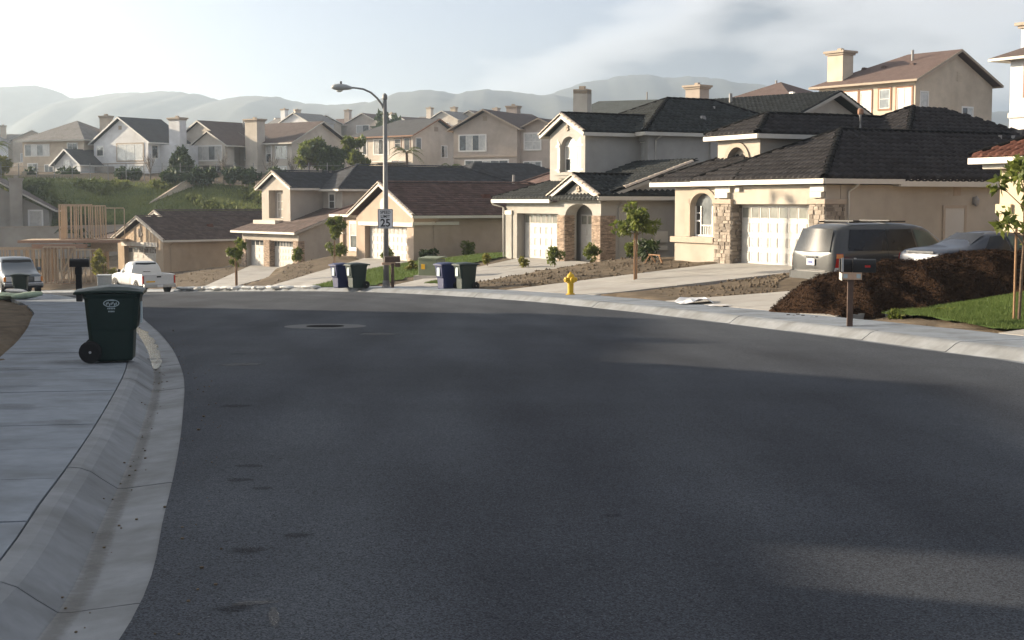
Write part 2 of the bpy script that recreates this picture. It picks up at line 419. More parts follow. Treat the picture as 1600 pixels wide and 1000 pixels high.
RC = dense([(7.7, -30), (7.75, -10), (7.72, 5), (7.6, 14), (7.36, 20.12), (6.78, 22.7), (6.12, 25.7), (5.38, 28.5), (4.4, 32.1), (3.2, 36.4), (2.0, 40.0), (.42, 44.3), (-2.2, 49.4),
            (-5.0, 53.9), (-8.4, 58.6), (-11.9, 64), (-15, 70), (-18, 76.5), (-21.7, 84), (-26.2, 93), (-33, 105), (-44, 121), (-60, 141)])
LN, RN = -normals(LC), normals(RC)                      # outward (away from the carriageway)
LW, RW, CW = 1.75, 1.5, .74                            # pavement widths, kerb width
def outer(C, Nn, o): return C + Nn * o
L_out, R_out = outer(LC, LN, CW + LW), outer(RC, RN, CW + RW)
def sdist(x, y, P, Nn):
    x = np.asarray(x, float).ravel(); y = np.asarray(y, float).ravel(); res = np.empty(len(x)); P4, N4 = P[::2], Nn[::2]
    for a in range(0, len(x), 4000):
        dx = x[a:a + 4000, None] - P4[None, :, 0]; dy = y[a:a + 4000, None] - P4[None, :, 1]
        k = np.argmin(dx * dx + dy * dy, 1); r = np.arange(len(k))
        res[a:a + 4000] = dx[r, k] * N4[k, 0] + dy[r, k] * N4[k, 1]
    return res

# ---------------------------------------------------------------- terrain heights
HOUSE = {'a': (10.57, 47.55, -63, -.62), 'b': (3.9, 61.9, -61, -1.06), 'c': (-6.14, 88, -58, -2.1), 'd': (-16.67, 110, -52, -3.6), 'e': (-30.2, 122, -45, -4.5), 'n': (13.6, 39.4, -66, .15)}
def hw(k, x, y):
    X, Y, a, z = HOUSE[k]; a = R(a); return X + math.cos(a) * x - math.sin(a) * y, Y + math.sin(a) * x + math.cos(a) * y
CP = []
def cp(x, y, z): CP.append((x, y, z))
for i in range(0, len(L_out), 12): cp(*L_out[i], float(zr(*LC[i])) + .13)
for i in range(0, len(R_out), 12): cp(*R_out[i], float(zr(*RC[i])) + .13)
for k, wd, dp in (('a', 12, 15), ('b', 11, 15), ('c', 12, 16), ('d', 11, 16), ('e', 11, 16), ('n', -9, 12)):
    for fx in (0, .5, 1):
        for fy in (0, .5, 1):
            X, Y = hw(k, -wd * fx, dp * fy); cp(X, Y, HOUSE[k][3])
cp(-4.2, 72, -1.45); cp(-2, 70.5, -1.2); cp(-1, 76, -1.25); cp(2, 80, -1.25)      # shoulder of lawn beside the second house
for x, y, z in [(30, 40, 2), (45, 45, 5), (34, 62, 1.5), (26, 80, .6), (20, 96, 1.2), (52, 75, 5.4), (40, 100, 5.4), (30, 118, 5.2), (60, 120, 6.5), (12, 118, .5), (6, 150, 4.6), (30, 150, 6),
                (-6, 132, -.4), (-14, 150, 2.4), (-10, 168, 4.9), (-26, 150, -1.5), (-34, 166, 4.2), (-30, 178, 5), (-44, 148, -3.2), (-52, 162, 3.4), (-60, 172, 4.8), (-76, 160, 3.2), (-84, 172, 4.6),
                (-58, 145, -4.2), (-76, 142, -4.4), (-45, 128, -5), (-60, 130, -5.4), (-36, 134, -4.6), (-50, 118, -5.3), (-90, 150, -3), (-60, 190, 5.2), (-20, 190, 5.4), (20, 190, 7), (60, 180, 9), (-100, 190, 5),
                (-20, 290, 14), (-60, 300, 14), (40, 290, 15), (-120, 290, 8), (120, 200, 14), (120, 80, 10), (80, 20, 6), (60, -20, 3), (-20, 10, -.3), (-30, 30, -1.6), (-40, 55, -3), (-60, 80, -4.6), (-90, 110, -6),
                (-30, -20, 1), (-70, 20, -3), (-120, 60, -8), (-140, 140, -7), (-160, 230, -2), (150, 320, 18), (-200, 330, 3), (0, 400, 17), (200, 120, 15), (30, 10, 1.8), (22, 20, .9), (12.5, 28, -.55), (15, 24, -.2),
                (10.5, 33, -.75), (9.5, 40, -.95), (12, 38, -.5), (20, 36, .15)]: cp(x, y, z)
CPA = np.array(CP)
_A = np.hypot(CPA[:, None, 0] - CPA[None, :, 0], CPA[:, None, 1] - CPA[None, :, 1])
_z0 = CPA[:, 2].mean(); _W = np.linalg.solve(_A + np.eye(len(CPA)) * -1e-3, CPA[:, 2] - _z0)
def terr(x, y):
    x = np.asarray(x, float); y = np.asarray(y, float); sh = x.shape; x = x.ravel(); y = y.ravel(); o = np.empty(len(x))
    for a in range(0, len(x), 4000):
        o[a:a + 4000] = np.hypot(x[a:a + 4000, None] - CPA[None, :, 0], y[a:a + 4000, None] - CPA[None, :, 1]) @ _W
    return (o + _z0).reshape(sh)
def T(x, y): return float(terr(np.array([x]), np.array([y]))[0])
def road_at(i, C): return float(zr(*C[i]))

# driveways and other slabs: ruled strips with their own heights (corner lists: near-left, near-right, far-right, far-left)
def nearest(C, x, y): return int(np.argmin(np.hypot(C[:, 0] - x, C[:, 1] - y)))
SLABS = []
def slab_def(name, e0, e1, z0, z1, label=None):
    SLABS.append((name, np.array(e0, float), np.array(e1, float), z0, z1))
def edge_z(x, y): i = nearest(R_out, x, y); return road_at(i, RC) + .14
def ro(x, y): i = nearest(R_out, x, y); return tuple(R_out[i])
def drive(k, x0, x1, s0, s1, yin=.35):
    """from points s0,s1 on the pavement's back edge to the garage mouth x0..x1 of house k"""
    a, b = hw(k, x0, yin), hw(k, x1, yin); p0, p1 = ro(*s0), ro(*s1)
    slab_def('driveway', (p0, p1), (a, b), (edge_z(*p0), edge_z(*p1)), (HOUSE[k][3] + .01,) * 2)
drive('a', -5.9, -.3, (.1, 50.9), (3.5, 45.2))
drive('b', -7.6, -.2, (-5.6, 57.5), (-2.9, 54.5))
drive('c', -7.5, -.4, (-12.5, 69), (-9.3, 63.5))
drive('d', -8.5, -.2, (-19, 81.5), (-16.2, 75.5))
drive('e', -7.6, -.6, (-31, 105), (-27, 98))
def inslab(x, y, s):
    nm, e0, e1, z0, z1 = s
    q = np.array([e0[0], e0[1], e1[1], e1[0]]); c = q.mean(0); q = c + (q - c) * 1.04; ins = np.ones(len(x), bool); sg = None
    for i in range(4):
        a, b = q[i], q[(i + 1) % 4]; cr = (b[0] - a[0]) * (y - a[1]) - (b[1] - a[1]) * (x - a[0])
        if sg is None: sg = np.sign(np.cross(q[1] - q[0], q[2] - q[1]))
        ins &= (cr * sg) >= -.15
    # height of the ruled strip
    m0, m1 = e0.mean(0), e1.mean(0); d = m1 - m0; t = np.clip(((x - m0[0]) * d[0] + (y - m0[1]) * d[1]) / (d @ d), 0, 1)
    wv = e0[1] - e0[0]; u = np.clip(((x - e0[0][0]) * wv[0] + (y - e0[0][1]) * wv[1]) / (wv @ wv), 0, 1)
    z = (z0[0] * (1 - u) + z0[1] * u) * (1 - t) + (z1[0] * (1 - u) + z1[1] * u) * t
    return ins, z
# second driveway where the van and the saloon stand, and the walk beside the near lawn
slab_def('driveway', (ro(4.9, 40), ro(8.2, 31)), ((13.4, 41.6), (16.6, 33.6)), (edge_z(4.9, 40), edge_z(8.2, 31)), (-.58, -.25))
slab_def('walkway', (ro(9.0, 25.2), ro(9.2, 22.0)), ((17.5, 28.2), (18.2, 25.6)), (edge_z(9.0, 25.2), edge_z(9.2, 22.0)), (.12, .12))
def ground_z(x, y):
    x = np.asarray(x, float).ravel(); y = np.asarray(y, float).ravel(); z = terr(x, y)
    z += (.05 * np.sin(x * 1.7 + 1.3 * np.sin(y * 1.1)) * np.sin(y * 1.5 + x * .4)) * np.clip(np.abs(x) < 60, 0, 1)
    near = (np.abs(x) < 130) & (y > -40) & (y < 150)
    dl = np.full(len(x), 99.); dr = np.full(len(x), 99.)
    dl[near] = sdist(x[near], y[near], LC, LN); dr[near] = sdist(x[near], y[near], RC, RN)
    cor = near & (dl < CW + LW - .1) & (dr < CW + RW - .1)
    z = np.where(cor, np.minimum(z, zr(x, y) - .3), z)
    for s in SLABS:
        ins, zs = inslab(x, y, s); z = np.where(ins, np.minimum(z, zs - .12), z)
    return z
def axis(lo, hi, a, b, fine, grow=1.28):
    v = list(np.arange(a, b + fine / 2, fine)); s = fine
    while v[-1] < hi: s *= grow; v.append(v[-1] + s)
    s = fine
    while v[0] > lo: s *= grow; v.insert(0, v[0] - s)
    return np.array(v)
gx = axis(-3300, 3300, -34, 26, .55); gy = axis(-900, 3500, 2, 96, .6)
GX, GY = np.meshgrid(gx, gy); gz = ground_z(GX, GY).reshape(GX.shape)
far = np.clip((np.hypot(GX, GY - 150) - 330) / 400, 0, 1); gz = gz * (1 - far) + far * (14 - .004 * np.minimum(np.hypot(GX, GY), 3000))
nxg, nyg = len(gx), len(gy)
V = np.stack([GX.ravel(), GY.ravel(), gz.ravel()], 1); idx = np.arange(nxg * nyg).reshape(nyg, nxg)
F = np.stack([idx[:-1, :-1].ravel(), idx[:-1, 1:].ravel(), idx[1:, 1:].ravel(), idx[1:, :-1].ravel()], 1)
ground = npmesh('ground', V, F, ['soil'], smooth=True); tag(ground, kind='structure')

# ---------------------------------------------------------------- road, kerbs, pavements
def ribbon(name, A, B, za, zb, m, parent=None, k=6, crown=0, smooth=True):
    n = min(len(A), len(B)); t = np.linspace(0, 1, k + 1)
    Pp = A[:n, None] * (1 - t)[None, :, None] + B[:n, None] * t[None, :, None]
    Z = za[:n, None] * (1 - t)[None] + zb[:n, None] * t[None] + crown * (1 - (2 * t - 1) ** 2)[None]
    Vv = np.concatenate([Pp, Z[..., None]], 2).reshape(-1, 3); ii = np.arange(n * (k + 1)).reshape(n, k + 1)
    return npmesh(name, Vv, np.stack([ii[:-1, :-1].ravel(), ii[:-1, 1:].ravel(), ii[1:, 1:].ravel(), ii[1:, :-1].ravel()], 1), [m], parent, smooth=smooth)
# asphalt between the two gutter lips, sampled on shared stations
nst = 420
def res(C, n): u = np.linspace(0, 1, n); s = np.linspace(0, 1, len(C)); return np.stack([np.interp(u, s, C[:, 0]), np.interp(u, s, C[:, 1])], 1)
RL, RR = res(LC + LN * .02, nst), res(RC + RN * .02, nst)
t = np.linspace(0, 1, 41); Pp = RL[:, None] * (1 - t)[None, :, None] + RR[:, None] * t[None, :, None]
Z = zr(Pp[..., 0], Pp[..., 1]) + .012
ii = np.arange(nst * 41).reshape(nst, 41)
road = npmesh('road', np.concatenate([Pp, Z[..., None]], 2).reshape(-1, 3), np.stack([ii[:-1, :-1].ravel(), ii[:-1, 1:].ravel(), ii[1:, 1:].ravel(), ii[1:, :-1].ravel()], 1), ['asphalt'], smooth=True)
tag(road, kind='structure')
lt = sum(np.exp(-((t - c_) / .035) ** 2) for c_ in (.17, .31, .62, .76)) * .7 + .35 * np.exp(-((t - .5) / .06) ** 2)
_la = road.data.attributes.new('lane', 'FLOAT', 'POINT'); _la.data.foreach_set('value', np.tile(lt, nst).astype(np.float32))
# kerb profile: lip, flow line, rolled face, top, back skirt
PROF = [(0, -.30), (0, .006), (.05, .004), (.34, -.025), (.40, -.024), (.50, .045), (.58, .105), (.65, .132), (.72, .140), (CW - .006, .140), (CW - .006, -.3)]
def kerb(C, Nn, side, seg=6, i0=0, i1=None, gap=.022, off=0):
    par = link('curb', None); par.empty_display_size = .1; tag(par, kind='structure')
    i = i0; i1 = i1 or len(C) - 1
    while i + 2 <= i1:
        j = min(i + seg, i1); pts = C[i:j + 1].copy(); nn = Nn[i:j + 1]
        d0 = pts[1] - pts[0]; d1 = pts[-1] - pts[-2]; pts[0] += d0 / np.hypot(*d0) * gap / 2; pts[-1] -= d1 / np.hypot(*d1) * gap / 2
        mb = MB(); vs = []; dz = rng.normal(0, .003)
        for p, n_ in zip(pts, nn):
            zb = float(zr(*p))
            for o, h in PROF: vs.append((p[0] + n_[0] * o, p[1] + n_[1] * o, zb + h + dz))
        K = len(PROF); n = len(pts)
        fs = [(a * K + b, a * K + b + 1, (a + 1) * K + b + 1, (a + 1) * K + b) for a in range(n - 1) for b in range(K - 1)]
        fs += [tuple(range(K)), tuple(range((n - 1) * K, n * K))[::-1]]
        mb.add(vs, fs); mb.obj('curb_segment', 'curb', par, fix=True); i = j
    return par
def walk(C, Nn, wdt, seg, i0, i1, gap=.02, step=1):
    par = link('sidewalk', None); tag(par, kind='structure')
    i = i0
    while i + 1 <= i1:
        j = min(i + seg, i1); pts = C[i:j + 1].copy(); nn = Nn[i:j + 1]
        d0 = pts[1] - pts[0]; d1 = pts[-1] - pts[-2]; pts[0] += d0 / np.hypot(*d0) * gap / 2; pts[-1] -= d1 / np.hypot(*d1) * gap / 2
        vs = []; dz = rng.normal(0, .0025)
        for p, n_ in zip(pts, nn):
            zb = float(zr(*p)); a = p + n_ * (CW + .006); b = p + n_ * (CW + wdt)
            vs += [(*a, zb - .25), (*a, zb + .14 + dz), (*b, zb + .155 + dz), (*b, zb - .25)]
        n = len(pts); fs = [(a * 4 + b, a * 4 + b + 1, (a + 1) * 4 + b + 1, (a + 1) * 4 + b) for a in range(n - 1) for b in range(3)]
        fs += [(0, 1, 2, 3), tuple(range((n - 1) * 4, n * 4))[::-1]]
        MB().add(vs, fs).obj('slab', 'walk', par, fix=True); i = j
    return par
iL = nearest(LC, -1.4, -4); iR = nearest(RC, 7.4, 8)
kl = kerb(LC, LN, 'l', 7, iL, nearest(LC, -60, 112)); kr = kerb(RC, RN, 'r', 6, iR, nearest(RC, -44, 121))
wl = walk(LC, LN, LW, 3, iL, nearest(LC, -46, 95)); wr = walk(RC, RN, RW, 3, iR, nearest(RC, -44, 121))
for nm, e0, e1, z0, z1 in SLABS:
    # driveway slabs with a joint down the middle and one across
    par = link(nm, None); tag(par, kind='structure')
    def pt(u, v):
        a = e0[0] * (1 - u) + e0[1] * u; b = e1[0] * (1 - u) + e1[1] * u; p = a * (1 - v) + b * v
        z = (z0[0] * (1 - u) + z0[1] * u) * (1 - v) + (z1[0] * (1 - u) + z1[1] * u) * v
        return (p[0], p[1], z + .02)
    cu_ = [0, .5, 1]; cv_ = [0, .34, .67, 1] if nm == 'driveway' else [0, .2, .4, .6, .8, 1]
    for a in range(len(cu_) - 1):
        for b in range(len(cv_) - 1):
            g = .002; q = [pt(cu_[a] + g, cv_[b] + g), pt(cu_[a + 1] - g, cv_[b] + g), pt(cu_[a + 1] - g, cv_[b + 1] - g), pt(cu_[a] + g, cv_[b + 1] - g)]
            MB().ext(q, (0, 0, -.35)).obj('slab', 'drive', par, fix=True)
# manhole, oil spots and pale marks on the asphalt
def blob(name, m, x, y, rx, ry, dz, parent, n=18, jag=.18, rot=0, base=None):
    vs = [(x, y, 0)]; sf = [1.0]
    for ring, fo in ((.55, .6), (1.0, 0.0)):
        for k in range(n):
            a = 2 * math.pi * k / n; q = ring * (1 + random.uniform(-jag, jag)); px, py = math.cos(a) * rx * q, math.sin(a) * ry * q
            vs.append((x + px * math.cos(rot) - py * math.sin(rot), y + px * math.sin(rot) + py * math.cos(rot), 0)); sf.append(fo)
    vs = [(p[0], p[1], float(zr(p[0], p[1])) + (.012 if base is None else base) + dz) for p in vs]
    fs = [(0, 1 + k, 1 + (k + 1) % n) for k in range(n)] + [(1 + k, 1 + n + k, 1 + n + (k + 1) % n, 1 + (k + 1) % n) for k in range(n)]
    o = MB().add(vs, fs).obj(name, m, parent); la = o.data.attributes.new('soft', 'FLOAT', 'POINT'); la.data.foreach_set('value', sf); return o
blob('manhole_collar', 'collar', -3.98, 29.9, .87, .95, .004, road, 28, .0)
mc = MB(); mc.lathe([(.40, -.02), (.40, .012), (.37, .012), (.36, .004), (.33, .004), (.32, .012), (.02, .012)], 28)
o = mc.obj('manhole_cover', 'iron', road); o.location = (-3.98, 29.9, float(zr(-3.98, 29.9)) + .012); o.rotation_euler = (math.atan(-.0332), 0, 0)
for x, y, r in [(-2.0, 10.6, .085), (-1.95, 9.95, .085), (-1.72, 9.6, .07), (-1.23, 8.0, .07), (-1.45, 7.6, .08), (-1.28, 6.35, .08), (-2.9, 14.7, .14), (.62, 8.6, .05), (-4.3, 22, .12)]: blob('oil_stain', 'stain', x, y, r * 1.7, r * 1.4, .004, road, 18, .15)
for x, y, rx, ry, ro_ in [(-1.20, 6.45, .09, .03, .3), (-1.07, 6.2, .025, .12, .2), (-2.6, 27.2, .35, .25, 0), (-3.9, 20, .3, .15, .4), (-5.5, 21, .25, .12, .2)]: blob('pale_scuff', 'patch', x, y, rx * 1.6, ry * 2.2, .004, road, 16, .2, ro_)
# trickle of water lying in the left gutter
M['water'] = mat('gutter_water', (.05, .055, .06), .04, .1, 3, .15, 14, .9)
wi = [k for k in range(len(LC)) if 19.3 < LC[k][1] < 31]
A_ = []; B_ = []
for q, k in enumerate(wi):
    e = min(1, (q + 1) / 4, (len(wi) - q) / 6); A_.append(LC[k] + LN[k] * (.36 - .16 * e * random.uniform(.55, 1.1))); B_.append(LC[k] + LN[k] * (.38 + .045 * e))
A_, B_ = np.array(A_), np.array(B_)
wz = np.array([float(zr(*LC[k])) - .010 for k in wi])
# brown silt left along the flow line nearer the camera
wi2 = [k for k in range(len(LC)) if 1 < LC[k][1] < 23]; A2 = []; B2 = []
for q, k in enumerate(wi2): A2.append(LC[k] + LN[k] * .27); B2.append(LC[k] + LN[k] * .415)
sz = np.array([float(zr(*LC[k])) - .0185 for k in wi2]); slt = ribbon('gutter_silt', np.array(A2), np.array(B2), sz + .001, sz + .010, 'silt', None, 6); tag(slt, kind='structure')
_s = slt.data.attributes.new('soft', 'FLOAT', 'POINT'); _s.data.foreach_set('value', np.tile(np.sin(np.linspace(0, math.pi, 7)) * .75, len(wi2)).astype(np.float32))
for x_, y_, r_ in [(-3.9, 12.2, .25), (-4.8, 13.4, .4), (-4.4, 10.2, .3), (-3.5, 9.1, .16), (-5.6, 15.5, .5), (-6.2, 17.6, .35), (-4.1, 8.2, .22), (-3.4, 7.2, .12), (-6.8, 20.5, .6), (-5.9, 18.9, .5)]: blob('grime_spot', 'grime', x_, y_, r_, r_ * random.uniform(.5, .9), .006, wl, 18, .2, random.uniform(0, 3), .156)
wtr = ribbon('gutter_water', A_, B_, wz, wz, 'water', None, 2); tag(wtr, kind='structure')

mbg = MB()
for k in range(300):
    i_ = random.randrange(iL, iL + 70); o_ = random.choice((random.gauss(.33, .07), random.uniform(-.35, .04))); p = LC[i_] + (LC[i_ + 1] - LC[i_]) * random.random() + LN[i_] * o_; s_ = random.uniform(.002, .008) * (1 if random.random() < .95 else 1.6)
    zb = float(zr(*p)) + (np.interp(o_, [0, .05, .34, .40, .5], [.006, .004, -.025, -.024, .045]) if o_ > 0 else .012); mbg.box(p[0] - s_, p[0] + s_, p[1] - s_ * 1.3, p[1] + s_, zb, zb + s_ * 1.1)
o = mbg.obj('gutter_grit', 'soil'); tag(o, 'specks of grit along the left gutter', 'grit', kind='stuff')
# ---------------------------------------------------------------- house kit (local frame: origin front-right corner, x along the front, y into the house)
def face(fc, c):
    return {'F': lambda u, z, d: (u, c - d, z), 'R': lambda u, z, d: (c + d, u, z), 'L': lambda u, z, d: (c - d, u, z), 'B': lambda u, z, d: (u, c + d, z)}[fc]
def fbox(mb, fn, u0, u1, z0, z1, d0, d1, mi=0, tint=1.0):
    v = [fn(u0, z0, d0), fn(u1, z0, d0), fn(u1, z1, d0), fn(u0, z1, d0), fn(u0, z0, d1), fn(u1, z0, d1), fn(u1, z1, d1), fn(u0, z1, d1)]
    return mb.add(v, [(3, 2, 1, 0), (4, 5, 6, 7), (0, 1, 5, 4), (1, 2, 6, 5), (2, 3, 7, 6), (3, 0, 4, 7)], mi, tint)
def cyl_half(n=7, r=.13, L=.42, t=.82):
    mb = MB(); vs = []
    for e, (x, q) in enumerate(((0, 1), (L, t))):
        for k in range(n): a = math.pi * k / (n - 1); vs.append((x, math.cos(a) * r * q, math.sin(a) * r * q * .8))
        for k in range(n): a = math.pi * k / (n - 1); vs.append((x, math.cos(a) * r * q * .8, math.sin(a) * r * q * .62 - .01))
    fs = [(k, k + 1, 2 * n + k + 1, 2 * n + k) for k in range(n - 1)] + [(k, k + 1, n + k + 1, n + k) for k in range(n - 1)]
    return mb.add(vs, fs)
CAPS = {}
def cap_mesh(m):
    if m not in CAPS: CAPS[m] = cyl_half().mesh('ridge_tile', m)
    return CAPS[m]
def orient(a, b, up=Vector((0, 0, 1))):
    d = (Vector(b) - Vector(a)).normalized(); y = up.cross(d).normalized(); z = d.cross(y)
    return Matrix((d, y, z)).transposed()
class House:
    def __init__(s, name, loc, a, label, wall='cream', roofm='charcoal', style='s', caps='ind', group=None, trim='trim'):
        s.root = empty(name, loc, R(a), label, 'house', group); s.w = wall; s.rm = roofm; s.style = style; s.caps = caps; s.trim = trim
    def box(s, nm, x0, x1, y0, y1, z0, z1, m=None, parent=None, bevel=0):
        return MB().box(x0, x1, y0, y1, z0, z1).obj(nm, m or s.w, parent or s.root, bevel=bevel)
    def wallface(s, fc, c, u0, u1, z0, z1, ops=(), t=.3, m=None, nm='wall'):
        fn = face(fc, c); us = sorted({u0, u1, *[o[0] for o in ops], *[o[1] for o in ops]}); zs = sorted({z0, z1, *[o[2] for o in ops], *[o[-1] for o in ops]}); mb = MB()
        # join cells vertically where no opening interrupts, so that the sheet has few seams
        for a, b in zip(us, us[1:]):
            runs = []; um = (a + b) / 2
            for c0, c1 in zip(zs, zs[1:]):
                zm = (c0 + c1) / 2
                if any(o[0] < um < o[1] and o[2] < zm < o[-1] for o in ops): continue
                if runs and abs(runs[-1][1] - c0) < 1e-6: runs[-1][1] = c1
                else: runs.append([c0, c1])
            for c0, c1 in runs: fbox(mb, fn, a, b, c0, c1, -t, 0)
        for o in ops:
            if len(o) == 5:
                a, b, _, zsp, zt = o; n = 12; um = (a + b) / 2; ru = (b - a) / 2
                pts = [(um - ru * math.cos(math.pi * k / n), zsp + (zt - zsp) * math.sin(math.pi * k / n)) for k in range(n + 1)]
                for p, q in zip(pts, pts[1:]):
                    poly = [fn(p[0], p[1], 0), fn(q[0], q[1], 0), fn(q[0], zt + .001, 0), fn(p[0], zt + .001, 0)]
                    off = Vector(fn(0, 0, -t)) - Vector(fn(0, 0, 0)); mb.ext(poly, off)
        return mb.obj(nm, m or s.w, s.root, fix=True)
    def gable(s, fc, c, u0, u1, z0, za, t=.3, m=None, um=None, nm='gable_wall'):
        fn = face(fc, c); um = (u0 + u1) / 2 if um is None else um
        off = Vector(fn(0, 0, -t)) - Vector(fn(0, 0, 0))
        return MB().ext([fn(u0, z0, 0), fn(u1, z0, 0), fn(um, za, 0)], off).obj(nm, m or s.w, s.root, fix=True)
    def win(s, fc, c, u0, u1, z0, z1, cols=1, rows=1, gl='dark', rec=-.03, trim=None, tw=.1, sill=False, fw=.05, fm='frame', bar=.035, nm='window'):
        fn = face(fc, c); mb = MB(); d0 = -rec - .05 if rec > 0 else 0; d1 = -rec + .01 if rec > 0 else .05
        for a, b, p, q in ((u0, u0 + fw, z0, z1), (u1 - fw, u1, z0, z1), (u0 + fw, u1 - fw, z0, z0 + fw), (u0 + fw, u1 - fw, z1 - fw, z1)): fbox(mb, fn, a, b, p, q, d0, d1)
        iu0, iu1, iz0, iz1 = u0 + fw, u1 - fw, z0 + fw, z1 - fw
        cu_ = [iu0 + (iu1 - iu0) * k / cols for k in range(cols + 1)]; cz_ = [iz0 + (iz1 - iz0) * k / rows for k in range(rows + 1)]
        for u in cu_[1:-1]: fbox(mb, fn, u - bar / 2, u + bar / 2, iz0, iz1, d0, d1 - .008)
        for z in cz_[1:-1]: fbox(mb, fn, iu0, iu1, z - bar / 2, z + bar / 2, d0, d1 - .014)
        o = mb.obj(nm, fm, s.root, fix=True)
        if trim:
            tb = MB(); e = .045
            for a, b, p, q in ((u0 - tw, u0, z0 - tw, z1 + tw), (u1, u1 + tw, z0 - tw, z1 + tw), (u0, u1, z1, z1 + tw), (u0, u1, z0 - tw, z0)): fbox(tb, fn, a, b, p, q, -.02, e)
            tb.obj('window_trim', trim, o, fix=True)
        if sill: tb = MB(); fbox(tb, fn, u0 - .14, u1 + .14, z0 - .22, z0 - .1 if trim else z0 - .003, -.02, .1); tb.obj('sill', s.trim if sill is True else sill, o, fix=True)
        g = gl if isinstance(gl, (list, tuple)) else [gl]; k = 0
        for a, b in zip(cu_, cu_[1:]):
            for p, q in zip(cz_, cz_[1:]):
                pb = MB(); fbox(pb, fn, a + .003, b - .003, p + .003, q - .003, d0 + .004, d0 + .02); pb.obj('pane', g[k % len(g)], o, fix=True); k += 1
        return o
    def gdoor(s, fc, c, u0, u1, z0, z1, nw, gl='garage', rows=4, panels=True):
        fn = face(fc, c); h = (z1 - z0) / rows; mb = MB()
        for r in range(rows): fbox(mb, fn, u0, u1, z0 + r * h + .006, z0 + (r + 1) * h - .006, -.05, 0)
        fbox(mb, fn, u0, u1, z0, z1, -.06, -.02); o = mb.obj('garage_door', 'door', s.root, fix=True)
        pw = (u1 - u0) / nw
        ring = MB(); a = pw * .39; b = h * .33
        for k in range(2):
            e0, d_ = ((0, .014), (.05, .022))[k]; ring.box(-a + e0, a - e0, -d_, .002, -b + e0, b - e0) if k else None
        for x0_, x1_, y0_, y1_ in ((-a, a, b - .03, b), (-a, a, -b, -b + .03), (-a, -a + .03, -b + .03, b - .03), (a - .03, a, -b + .03, b - .03)): ring.box(x0_, x1_, -.02, .002, y0_, y1_)
        me = ring.mesh('panel', 'door'); rot = {'F': 0, 'R': R(90), 'L': R(-90), 'B': R(180)}[fc]
        for i in range(nw):
            u = u0 + pw * (i + .5)
            if panels:
                for r in range(rows - 1): link('panel', me, o, fn(u, z0 + (r + .5) * h, 0), (0, 0, rot))
            pb = MB(); fbox(pb, fn, u - a, u + a, z1 - h + h * .16, z1 - h * .14, -.004, .006); pb.obj('pane', gl, o, fix=True)
            q = MB(); zb, zt = z1 - h + h * .16, z1 - h * .14
            for x0_, x1_, y0_, y1_ in ((u - a - .02, u + a + .02, zt, zt + .025), (u - a - .02, u + a + .02, zb - .025, zb), (u - a - .02, u - a, zb, zt), (u + a, u + a + .02, zb, zt)): fbox(q, fn, x0_, x1_, y0_, y1_, -.002, .018)
            q.obj('pane_frame', 'door', o, fix=True)
        return o
    # --- roofs
    def slope(s, P, m=None, style=None, nm='roof_slope', th=.07):
        style = s.style if style is None else style; m = m or s.rm
        P = [Vector(p) for p in P]; n = (P[1] - P[0]).cross(P[2] - P[0]).normalized()
        if n.z < 0: n = -n; P = [P[1], P[0]] + P[2:][::-1] if len(P) == 4 else [P[1], P[0], P[2]]
        o = MB().ext([p - n * .005 for p in P], -n * th).obj(nm, m, s.root, fix=True, tint=True)
        if not style: return o
        u = (P[1] - P[0]).normalized(); v = n.cross(u)
        q = np.array([((p - P[0]).dot(u), (p - P[0]).dot(v)) for p in P]); vmax = q[:, 1].max()
        per, row, amp, nseg, lift = {'s': (.30, .38, .088, 6, .055), 'f': (.34, .34, 0, 1, .032), 'sl': (.31, .37, .05, 4, .04)}[style]
        VV = []; FF = []; TT = []; base = 0; nr = max(1, int(math.ceil(vmax / row)))
        def urange(vv):
            xs = []
            for i in range(len(q)):
                a, b = q[i], q[(i + 1) % len(q)]
                if (a[1] - vv) * (b[1] - vv) <= 0 and abs(a[1] - b[1]) > 1e-9: xs.append(a[0] + (b[0] - a[0]) * (vv - a[1]) / (b[1] - a[1]))
                elif abs(a[1] - b[1]) <= 1e-9 and abs(a[1] - vv) < 1e-6: xs += [a[0], b[0]]
            return (min(xs), max(xs)) if xs else None
        un, vn, nn = np.array(u), np.array(v), np.array(n); p0 = np.array(P[0])
        for j in range(nr):
            v0, v1 = j * row, min((j + 1) * row, vmax); rg = urange(min(max((v0 + v1) / 2, .02), vmax - .02))
            if not rg or rg[1] - rg[0] < .08: continue
            a, b = rg; st = per / nseg; off = (j % 2) * per / 2 if style == 'f' else 0
            us = np.unique(np.concatenate([[a], np.arange(math.ceil((a - off) / st) * st + off, b, st), [b]])); us = us[(us >= a) & (us <= b)]
            tid = np.floor((us[:-1] + us[1:]) / 2 / per - off / per + 1e-6).astype(int); hsh = np.abs(np.sin(tid * 12.9898 + j * 78.233) * 43758.5453) % 1
            wv = amp * (.5 + .5 * np.cos(2 * np.pi * us / per)) if amp else np.zeros(len(us)); jit = 0.0
            vb = v0 - (.05 if j == 0 else 0)
            lines = [(vb, wv * .55 - .01 if amp else wv), (vb, wv + lift), (v1 + .02 if v1 < vmax else v1, wv + .008)]
            for vv_, hh in lines: VV.append(p0 + us[:, None] * un + vv_ * vn + np.asarray(hh)[:, None] * nn)
            k = len(us)
            for l in range(2):
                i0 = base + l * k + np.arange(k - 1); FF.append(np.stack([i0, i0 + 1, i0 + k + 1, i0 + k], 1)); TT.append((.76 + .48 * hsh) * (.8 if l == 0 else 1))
            base += 3 * k
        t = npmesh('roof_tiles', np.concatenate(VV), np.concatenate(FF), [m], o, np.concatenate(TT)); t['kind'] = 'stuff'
        return o
